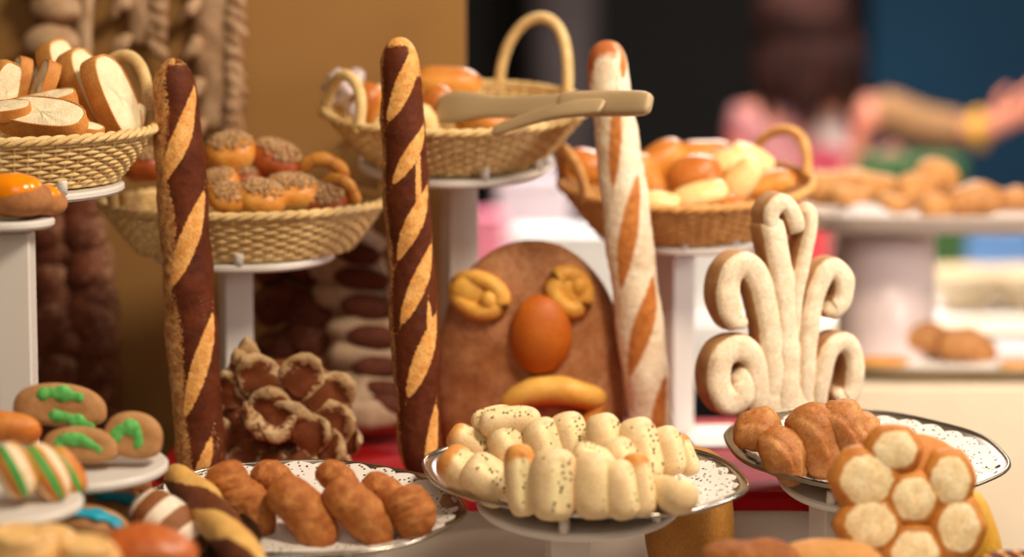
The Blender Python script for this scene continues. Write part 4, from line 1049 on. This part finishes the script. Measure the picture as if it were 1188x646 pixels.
for (px, py, Y, pr, lab) in ((106, 606, 2.23, 0, 'brown pastry with a bright blue icing stripe, left of the iced bread'), (140, 588, 2.33, 1, 'blue iced brown pastry further back under the cookie plate')):
    o = loafy('blue_iced_pastry', px, py, Y, 92, 50, 36, tl(-14, .1), (0, -.4, .9), M['cookie'], lab, 'pastry', None, 12 + pr)
    s = S(Y); q = MB(); sweep(q, [(-40 * s, -.004, 15 * s), (-10 * s, -.008, 19 * s), (16 * s, -.006, 18 * s), (38 * s, -.010, 12 * s)], .008, .003, nv=12, n=24, p=3, amp=.001, prof=lambda s_: .8 + .4 * math.sin(s_ * 9) ** 2); q.build('blue_icing', M['blue'], o)
# cream tarts at the very bottom
flat_stand('white stand at the bottom left under the cream topped pastries', -.41, 2.02, 1.005, .125)
for i, (px, py, Y, L, W, H, lab) in enumerate([(24, 640, 2.02, 90, 70, 52, 'cream topped golden pastry in the bottom left corner'), (100, 648, 2.04, 84, 60, 44, 'cream topped golden pastry second from the bottom left corner'),
        (176, 638, 2.07, 110, 70, 50, 'orange glazed pastry at the bottom edge below the iced bread'), (60, 628, 2.11, 60, 50, 34, 'pale pastry behind the two cream topped ones at the bottom left')]):
    o = loafy('cream_pastry', px, py, Y, L, W, H, tl(-6 if i != 2 else -10), (0, -.25, .95), M['tart'], lab, 'pastry', (lambda s, th, q: (.5 * ss(-math.sin(th), -.2, .4), 0)) if i != 2 else (lambda s, th, q: (.75 * ss(math.sin(th), -.9, .2), 0)), 20 + i, 2.5, .003, 30)
    s = S(Y)
    if i < 2:
        q = MB(); P = [V((math.cos(a_) * L * s * .3, math.sin(a_) * W * s * .28 - .004, H * s * .43)) for a_ in [2 * math.pi * j / 24 for j in range(24)]]
        tube(q, P, .006, 8, True, a=0); q.build('piped_rim', M['tart'], o)

# ------------------------------------------------------------------ right background: shelf, trays, table
table('side_table', 'side table at right under the cream cloth', .462, 1.5, 3.33, 4.1, 1.0 - .002, None)
drape('tablecloth', 'cream cloth hanging over the right side table behind the honeycomb bread', .462, 1.5, 3.33, 4.1, 1.0, .7, M['cream_cloth'], fold=.01)
def rect_tray(label, x0, x1, y0, y1, z, mat, h=.02, name='serving_tray'):
    m = MB(); cx, cy = (x0 + x1) / 2, (y0 + y1) / 2; w, d = (x1 - x0) / 2, (y1 - y0) / 2
    pr = [(0, .002), (.93, .002), (.97, .005), (1, h), (1.01, h), (1.0, h - .003), (.975, .002), (.94, 0), (0, 0)]
    vs = []; fs = []; n = 48
    for (k, zz) in pr:
        for j in range(n):
            th = 2 * math.pi * j / n; cxx = math.copysign(abs(math.cos(th)) ** .25, math.cos(th)); cyy = math.copysign(abs(math.sin(th)) ** .25, math.sin(th))
            vs.append(V((cxx * w * k, cyy * d * k, zz)))
    for i in range(len(pr) - 1):
        for j in range(n): fs.append((i * n + j, i * n + (j + 1) % n, (i + 1) * n + (j + 1) % n, (i + 1) * n + j))
    m.add(vs, fs); o = m.build(name, mat); o.location = (cx, cy, z); return tag(o, label, 'tray')
rect_tray('dark steel tray on the right side table under the crusty rolls', .47, 1.3, 3.345, 3.72, 1.001, M['steel'], .021)
m = MB(); n = 60; vs = []; fs = []
for i in range(n + 1):
    for j in range(13):
        x = .49 + .74 * i / n; y = 3.37 + .32 * j / 12
        e = min(1, min(j, 12 - j) / 2)
        vs.append(V((x, y + .008 * abs(math.sin(i * .9)) * (1 - e) * (1 if j < 6 else -1), 1.012 + .008 * noise.noise(V((x * 12, y * 12, 0))) + .006 * (j / 12))))
for i in range(n):
    for j in range(12): fs.append((i * 13 + j, i * 13 + j + 1, (i + 1) * 13 + j + 1, (i + 1) * 13 + j))
m.add(vs, fs); tag(m.build('paper_doily', M['paper']), 'white paper lining the steel tray on the right side table', 'doily')
ru = [bun_proto('rustic_roll', .085, .05, .044, M['rustic'], 91, lambda s, th, q: (.45 * ss(math.sin(th), .4, .95), 0), amp=.006, freq=30),
      bun_proto('rustic_roll', .07, .055, .05, M['rustic'], 92, lambda s, th, q: (.1, 0), amp=.005, freq=30),
      bun_proto('rustic_roll', .075, .05, .045, M['crois'], 93, None, amp=.007, freq=34)]
RG = 'crusty rolls on the lower right tray'
for (k, px, py, Y, l, s, lab) in [(2, 1046, 397, 3.52, tl(14), .85, 'crusty brown roll at the left of the lower right tray'), (2, 1078, 394, 3.50, tl(-10), 1.1, 'crusty brown roll in the middle of the lower right tray, floury end'),
        (2, 1122, 403, 3.48, tl(-14), 1.2, 'crusty brown roll sloping down at the right of the lower right tray')]:
    inst(ru[k], at(px, py, Y), rotm(l, (0, -.2, 1)), s, lab, 'bread roll', RG)
for (px, py, s, lab) in ((1025, 420, .9, 'flat orange pastry at the left front of the lower right tray'), (1186, 424, .8, 'flat orange pastry at the right frame edge of the lower right tray')):
    inst(gold[0], at(px, py, 3.40), rotm(tl(0), (0, 0, 1)), (s, s, s * .5), lab, 'pastry', 'flat pastries on the lower right tray')
# upper shelf with column
SHZ = at(1060, 262, 3.42).z
t = empty('shelf_stand', (.74, 3.6, 1.003 + .02)); tag(t, 'pale round pedestal holding the upper right shelf', 'stand')
m = MB(); r_ = 57 * S(3.55); lathe(m, [(r_ * .98, 0), (r_, .004), (r_, SHZ - 1.03), (0, SHZ - 1.03)], n=64); t.location = (at(1027, 330, 3.55).x, 3.55, 1.006)
m.build('pedestal', plain('lilac_acrylic', (238, 218, 216), .3, scale=4), t)
m = MB(); lathe(m, [(0, 0), (r_ * 1.02, 0), (r_ * 1.02, .006), (r_ * .98, .008), (0, .008)], n=64); m.build('pedestal_foot', M['white'], t)
rect_tray('long grey shelf tray on the pale pedestal at right holding brown rolls', at(930, 262, 3.45).x, 1.35, 3.36, 3.72, SHZ - .008, plain('grey_shelf', (206, 188, 174), .4, metal=.1, scale=6), .026, 'shelf_tray')
UG = 'brown rolls on the upper right shelf'
for (k, px, py, Y, l, s, lab) in [
    (0, 962, 216, 3.5, tl(8), 1.15, 'pale brown roll at the left end of the upper right shelf'), (0, 1008, 215, 3.52, tl(-6), 1.035, 'golden brown roll behind the white paper on the upper right shelf'),
    (1, 1060, 221, 3.50, tl(10), 0.9774999999999999, 'brown roll right of the white paper on the upper right shelf'), (1, 1087, 204, 3.55, tl(-20), .95, 'tall floury roll rising above the others on the upper right shelf'),
    (1, 1085, 240, 3.42, tl(0), .7, 'small brown roll at the front of the upper right shelf'), (2, 1133, 233, 3.46, tl(4), 1.15, 'large brown roll at the right on the upper right shelf'),
    (2, 1180, 232, 3.48, tl(0), .8, 'brown roll cut off by the right frame edge on the upper right shelf'), (0, 985, 228, 3.46, tl(-5), .7, 'small golden roll at the front left of the upper right shelf'),
    (0, 1040, 236, 3.46, tl(-10), .6, 'small golden roll on the slope of the white paper')]:
    inst(ru[k], at(px, py, Y), rotm(l, (0, -.2, 1)), s, lab, 'bread roll', UG)
m = MB(); vs = []; fs = []
for i in range(25):
    for j in range(9):
        u, v = i / 24 * 2 - 1, j / 8 * 2 - 1
        vs.append(V((u * .095, v * .05, .030 * math.exp(-u * u * 4) * (1 - .5 * v * v) + .004 * noise.noise(V((u * 3, v * 3, 2))))))
for i in range(24):
    for j in range(8): fs.append((i * 9 + j, i * 9 + j + 1, (i + 1) * 9 + j + 1, (i + 1) * 9 + j))
m.add(vs, fs); o = m.build('paper_doily', plain('grey_white_paper', (208, 198, 192), .8, scale=9, spec=.1)); p = at(1006, 245, 3.40); o.location = (p.x, 3.43, SHZ + .002); tag(o, 'peaked white paper doily on the upper right shelf', 'doily')

# ------------------------------------------------------------------ far background
CY = 4.75
table('serving_counter', 'long white lit counter far behind the breads', -.3, 2.6, CY, CY + .6, .92 - .002, None)
drape('tablecloth', 'white cloth over the far lit counter', -.3, 2.6, CY, CY + .6, .92, .12, plain('lit_white_cloth', (250, 248, 246), .8, scale=4), fold=.01)
def bgbox(name, lab, px0, px1, py0, py1, Y, d, mat, cat, lid=None):
    a_, b_ = at(px0, py1, Y), at(px1, py0, Y); w = b_.x - a_.x; h = b_.z - .922
    t = empty(name, ((a_.x + b_.x) / 2, Y + d / 2, .922)); tag(t, lab, cat)
    m = MB(); m.box((0, 0, h * .46), (w, d, h * .92)); m.build('box_body', mat, t, smooth=False, bevel=.01)
    m = MB(); m.box((0, 0, h * .96), (w * 1.03, d * 1.03, h * .08)); m.build('box_lid', lid or mat, t, smooth=False, bevel=.008)
bgbox('display_case', 'long bright white display case on the far counter behind the face bread', 598, 872, 268, 350, CY + .03, .12, plain('bright_white', (252, 250, 248), .6), 'case')
bgbox('storage_box', 'lilac grey box on the far counter left of the golden roll basket', 575, 662, 205, 270, CY + .34, .2, plain('lilac_grey', (196, 186, 190), .5), 'box')
bgbox('storage_box', 'blue box on the far counter below the upper right shelf', 1092, 1200, 268, 322, CY + .35, .2, plain('soft_blue', (86, 128, 178), .5), 'box')
bgbox('storage_box', 'small pink box on the far counter beside the lilac grey one', 545, 585, 248, 280, CY + .18, .12, plain('pink', (226, 130, 150), .5), 'box')
bgbox('storage_box', 'small red box on the far counter behind the scroll bread', 922, 962, 245, 290, CY + .2, .12, plain('red_box', (210, 50, 60), .5), 'box')
for (px, py, lab) in ((1122, 345, 'beige bowl on the far counter below the blue box'), (1190, 345, 'beige bowl at the right frame edge on the far counter')):
    t = empty('bowl', V((at(px, py, CY + .12).x, CY + .12, .922))); tag(t, lab, 'bowl', 'beige bowls on the far counter')
    m = MB(); lathe(m, [(0, .002), (.04, .002), (.045, .0), (.05, .006), (.09, .05), (.098, .085), (.094, .085), (.085, .052), (.045, .01), (0, .008)], n=40); m.build('bowl_body', plain('beige_ceramic', (206, 184, 150), .4), t)
    m = MB(); blob(m, (0, 0, .06), (.082, .082, .035), None, 10, 24); m.build('bowl_filling', plain('beige_dough', (190, 160, 120), .7), t)

t = empty('pillar', (at(655, 60, 7.2).x, 7.2, 0)); tag(t, 'dim grey pillar in the dark far behind the tongs basket handle', 'pillar')
gm = plain('dim_grey_plaster', (96, 84, 82), .8, c2=(60, 50, 50), scale=3)
m = MB(); lathe(m, [(0, .12), (.10, .12), (.105, 1.0), (.10, 2.95), (0, 2.95)], n=40); m.build('shaft', gm, t)
m = MB(); m.box((0, 0, .06), (.28, .28, .12)); m.build('plinth', gm, t, smooth=False)
m = MB(); m.box((0, 0, 3.02), (.28, .28, .14)); m.build('capital', gm, t, smooth=False)
# ------------------------------------------------------------------ person
PY = 5.55
def skin_mesh(name, joints, edges, radii, mat, parent=None, sub=2, root=0):
    me = bpy.data.meshes.new(name); me.from_pydata([tuple(j) for j in joints], edges, []); o = bpy.data.objects.new(name, me); COL.objects.link(o)
    md = o.modifiers.new('skin', 'SKIN'); md.use_smooth_shade = True; md.branch_smoothing = .4
    for i, r_ in enumerate(radii):
        sv = me.skin_vertices[0].data[i]; sv.radius = r_ if isinstance(r_, tuple) else (r_, r_); sv.use_root = (i == root)
    s = o.modifiers.new('sub', 'SUBSURF'); s.levels = sub; s.render_levels = sub
    dg = bpy.context.evaluated_depsgraph_get(); dg.update()
    nm = bpy.data.meshes.new_from_object(o.evaluated_get(dg)); o.modifiers.clear(); o.data = nm
    nm.materials.clear(); nm.materials.append(mat)
    for p in nm.polygons: p.use_smooth = True
    if parent: o.parent = parent
    return o
pk = at(935, 130, PY)
skinm = plain('skin', (188, 116, 88), .6, c2=(170, 98, 72), scale=6)
o0 = V((pk.x, PY, 0))
def q(px, py, dy=0): return at(px, py, PY + dy) - o0
head = q(938, 38); neck = q(940, 98); ches = q(935, 160)
sl_ = q(862, 135); el = q(858, 260, -.04); wl = q(975, 215, -.20); sr = q(1005, 122); er = q(1082, 152, -.05); wr = q(1150, 150, -.12)
pel = V((0, .0, .92)); hipL, hipR = V((-.09, 0, .9)), V((.09, 0, .9)); kL, kR = V((-.1, -.02, .5)), V((.1, -.02, .5)); fL, fR = V((-.1, .02, .07)), V((.1, .02, .07)); tL, tR = V((-.11, -.14, .04)), V((.11, -.14, .04))
J = [pel, V((0, 0, 1.08)), ches, neck, head + V((.01, .0, -.07)), head + V((0, 0, .0)), head + V((0, 0, .08)), sl_, el, wl, sr, er, wr, hipL, kL, fL, tL, hipR, kR, fR, tR]
E = [(0, 1), (1, 2), (2, 3), (3, 4), (4, 5), (5, 6), (2, 7), (7, 8), (8, 9), (2, 10), (10, 11), (11, 12), (0, 13), (13, 14), (14, 15), (15, 16), (0, 17), (17, 18), (18, 19), (19, 20)]
Rr = [(.13, .1), (.115, .09), (.14, .10), .052, .066, .085, .07, .055, .04, .028, .055, .04, .028, .085, .058, .04, .03, .085, .058, .04, .03]
def fingers(w, d, side, J, E, Rr, iw):
    d = V(d).normalized(); side = V(side).normalized(); nrm = d.cross(side)
    palm = w + d * .05; ip = len(J); J.append(palm); E.append((iw, ip)); Rr.append((.036, .016))
    for k, ln in enumerate((.062, .074, .078, .070)):
        off = (k - 1.5) * .019; b0 = palm + d * .03 + side * off; i = len(J)
        J += [b0, b0 + d * ln * .55 + nrm * .008, b0 + d * ln + nrm * .026]; E += [(ip, i), (i, i + 1), (i + 1, i + 2)]; Rr += [.0095, .009, .0075]
    i = len(J); b0 = w + d * .028 - side * .03
    J += [b0, b0 + d * .03 - side * .022, b0 + d * .055 - side * .026]; E += [(ip, i), (i, i + 1), (i + 1, i + 2)]; Rr += [.012, .010, .008]
fingers(wr, (.75, -.1, .5), (.5, .1, -.75), J, E, Rr, 12)
fingers(wl, (.8, -.2, .35), (.3, .2, -.9), J, E, Rr, 9)
person = skin_mesh('person', J, E, Rr, skinm); person.location = o0
tag(person, 'person with long dark hair in a pink floral top reaching out to the right', 'person')
# face
fdir = V((.60, .72, -.25)).normalized(); fs_ = fdir.cross(V((0, 0, 1))).normalized(); fu = fs_.cross(fdir)
hc_ = head + V((0, 0, .0))
m = MB(); 
blob(m, hc_ + fdir * .09 - fu * .01, (.014, .014, .024), None, 8, 10); m.build('nose', skinm, person)
for sd in (-1, 1):
    m = MB(); blob(m, hc_ + fdir * .075 + fs_ * sd * .034 + fu * .012, (.013, .013, .009), None, 8, 10); m.build('eye', plain('eye', (40, 26, 20), .3), person)
    m = MB(); blob(m, hc_ + fs_ * sd * .088, (.012, .022, .032), None, 8, 10); m.build('ear', skinm, person)
m = MB(); blob(m, hc_ + fdir * .08 - fu * .052, (.022, .022, .008), None, 8, 10); m.build('mouth', plain('lips', (180, 80, 76), .4), person)
hairm = plain('dark_brown_hair', (26, 12, 9), .8, c2=(44, 20, 14), scale=14, spec=.1)
m = MB(); back = -fdir
blob(m, hc_ + back * .018 + V((0, 0, .028)), (.118, .118, .125), None, 16, 24, amp=.012, freq=14)
for k in range(16):
    a_ = math.pi * 2 * k / 16; d = V((math.cos(a_), math.sin(a_), 0))
    if d.dot(fdir) > .72: continue
    b0 = hc_ + d * .085 + V((0, 0, .03)); ln = .22 + .03 * math.sin(k * 2.3)
    sweep(m, [b0, b0 + d * .03 + V((0, 0, -.10)), b0 + d * .02 + V((.004 * (k % 3), 0, -ln))], .034, .022, up=d, nv=10, n=14, p=3, amp=.006, freq=20, prof=lambda s: 1.1 - .55 * s)
m.build('hair', hairm, person)
def floral():
    mm, nt, b_ = newmat('floral_top'); tc = nd(nt, 'ShaderNodeTexCoord').outputs['Object']
    vo = nd(nt, 'ShaderNodeTexVoronoi'); vo.inputs['Scale'].default_value = 13; nt.links.new(tc, vo.inputs['Vector'])
    cr_ = nd(nt, 'ShaderNodeValToRGB'); nt.links.new(vo.outputs['Color'], cr_.inputs[0]); cr_.color_ramp.interpolation = 'CONSTANT'
    els = cr_.color_ramp.elements; els[0].color = lin((138, 84, 82)); els[1].position = .35; els[1].color = lin((156, 134, 126))
    for ps, cc in ((.55, (150, 44, 62)), (.68, (140, 90, 86)), (.85, (120, 96, 118))): e_ = els.new(ps); e_.color = lin(cc)
    nt.links.new(cr_.outputs[0], b_.inputs['Base Color']); b_.inputs['Roughness'].default_value = .8; return mm
Jt = [V((0, 0, .88)), V((0, 0, 1.08)), ches, ches.lerp(neck, .45), sl_, sl_.lerp(el, .45), sr, ches.lerp(sr, .5)]
skin_mesh('floral_top', Jt, [(0, 1), (1, 2), (2, 3), (2, 4), (4, 5), (2, 7), (7, 6)], [(.16, .125), (.14, .115), (.158, .118), (.075, .07), .066, .055, .062, .07], floral(), person)
slv = plain('brown_sleeve', (128, 90, 50), .85, c2=(112, 76, 40), scale=9)
skin_mesh('sleeve', [sr, sr.lerp(er, .5), er, er.lerp(wr, .72)], [(0, 1), (1, 2), (2, 3)], [.060, .056, .054, .048], slv, person)
skin_mesh('cuff', [er.lerp(wr, .62), er.lerp(wr, .98)], [(0, 1)], [.058, .054], plain('mustard_cuff', (190, 140, 24), .8), person)
skin_mesh('trousers', [V((0, 0, .97)), V((0, 0, .88)), kL, V((-.1, .02, .1)), kR, V((.1, .02, .1))], [(0, 1), (1, 2), (2, 3), (1, 4), (4, 5)], [(.14, .11), (.14, .11), .075, .06, .075, .06], plain('green_trousers', (40, 74, 22), .8), person)
# green plant-like tray cloth behind arm
m = MB(); a_ = at(1052, 205, PY + .3); m.box((0, 0, .15), (.22, .16, .30)); o = m.build('green_crate', plain('green_plastic', (34, 74, 20), .6), smooth=False, bevel=.01)
o.location = (a_.x, PY + .1, .922 + 0); tag(o, 'dark green crate on the far counter under the reaching arm', 'crate')
o.location.y = CY + .42; o.location.x = at(1055, 205, CY + .42).x

# ------------------------------------------------------------------ lights
def area(name, loc, target, size, power, col, shape='DISK'):
    l = bpy.data.lights.new(name, 'AREA'); l.shape = shape; l.size = size; l.energy = power; l.color = col
    o = bpy.data.objects.new(name, l); COL.objects.link(o); o.location = loc
    d = V(target) - V(loc); o.rotation_euler = d.to_track_quat('-Z', 'Y').to_euler(); return o
WARM = (1.0, .84, .63)
area('key_lamp', (.85, 1.35, 2.9), (.0, 2.7, 1.1), .6, 47, WARM)
area('fill_lamp', (-.3, .4, 2.2), (-.1, 2.7, 1.1), 1.2, 9, (1, .86, .70))
area('rear_fill', (1.0, 2.5, 2.6), (.75, 3.5, 1.15), .5, 24, (1, .88, .74))  # added fill to brighten the shaded shelf and pedestal behind
area('counter_fill', (.6, 4.9, 2.4), (.6, 4.95, .9), .9, 75, (1, .95, .92))  # added light close above the far counter to make its white blow out
area('back_lamp', (1.8, 4.4, 2.3), (1.2, 5.6, 1.2), .6, 5, (1, .85, .75))
area('shelf_fill', (1.15, 2.4, 1.45), (.72, 3.5, 1.15), .35, 8, (1, .92, .86))  # added out-of-frame fill that brightens the pedestal, no fixture of the shelf
w = bpy.data.worlds.new('world'); scene.world = w; w.use_nodes = True
bg = w.node_tree.nodes['Background']; bg.inputs[0].default_value = lin((255, 214, 170)); bg.inputs[1].default_value = .10

for p in PROTO:
    for ch in list(p.children): bpy.data.objects.remove(ch, do_unlink=True)
    bpy.data.objects.remove(p, do_unlink=True)
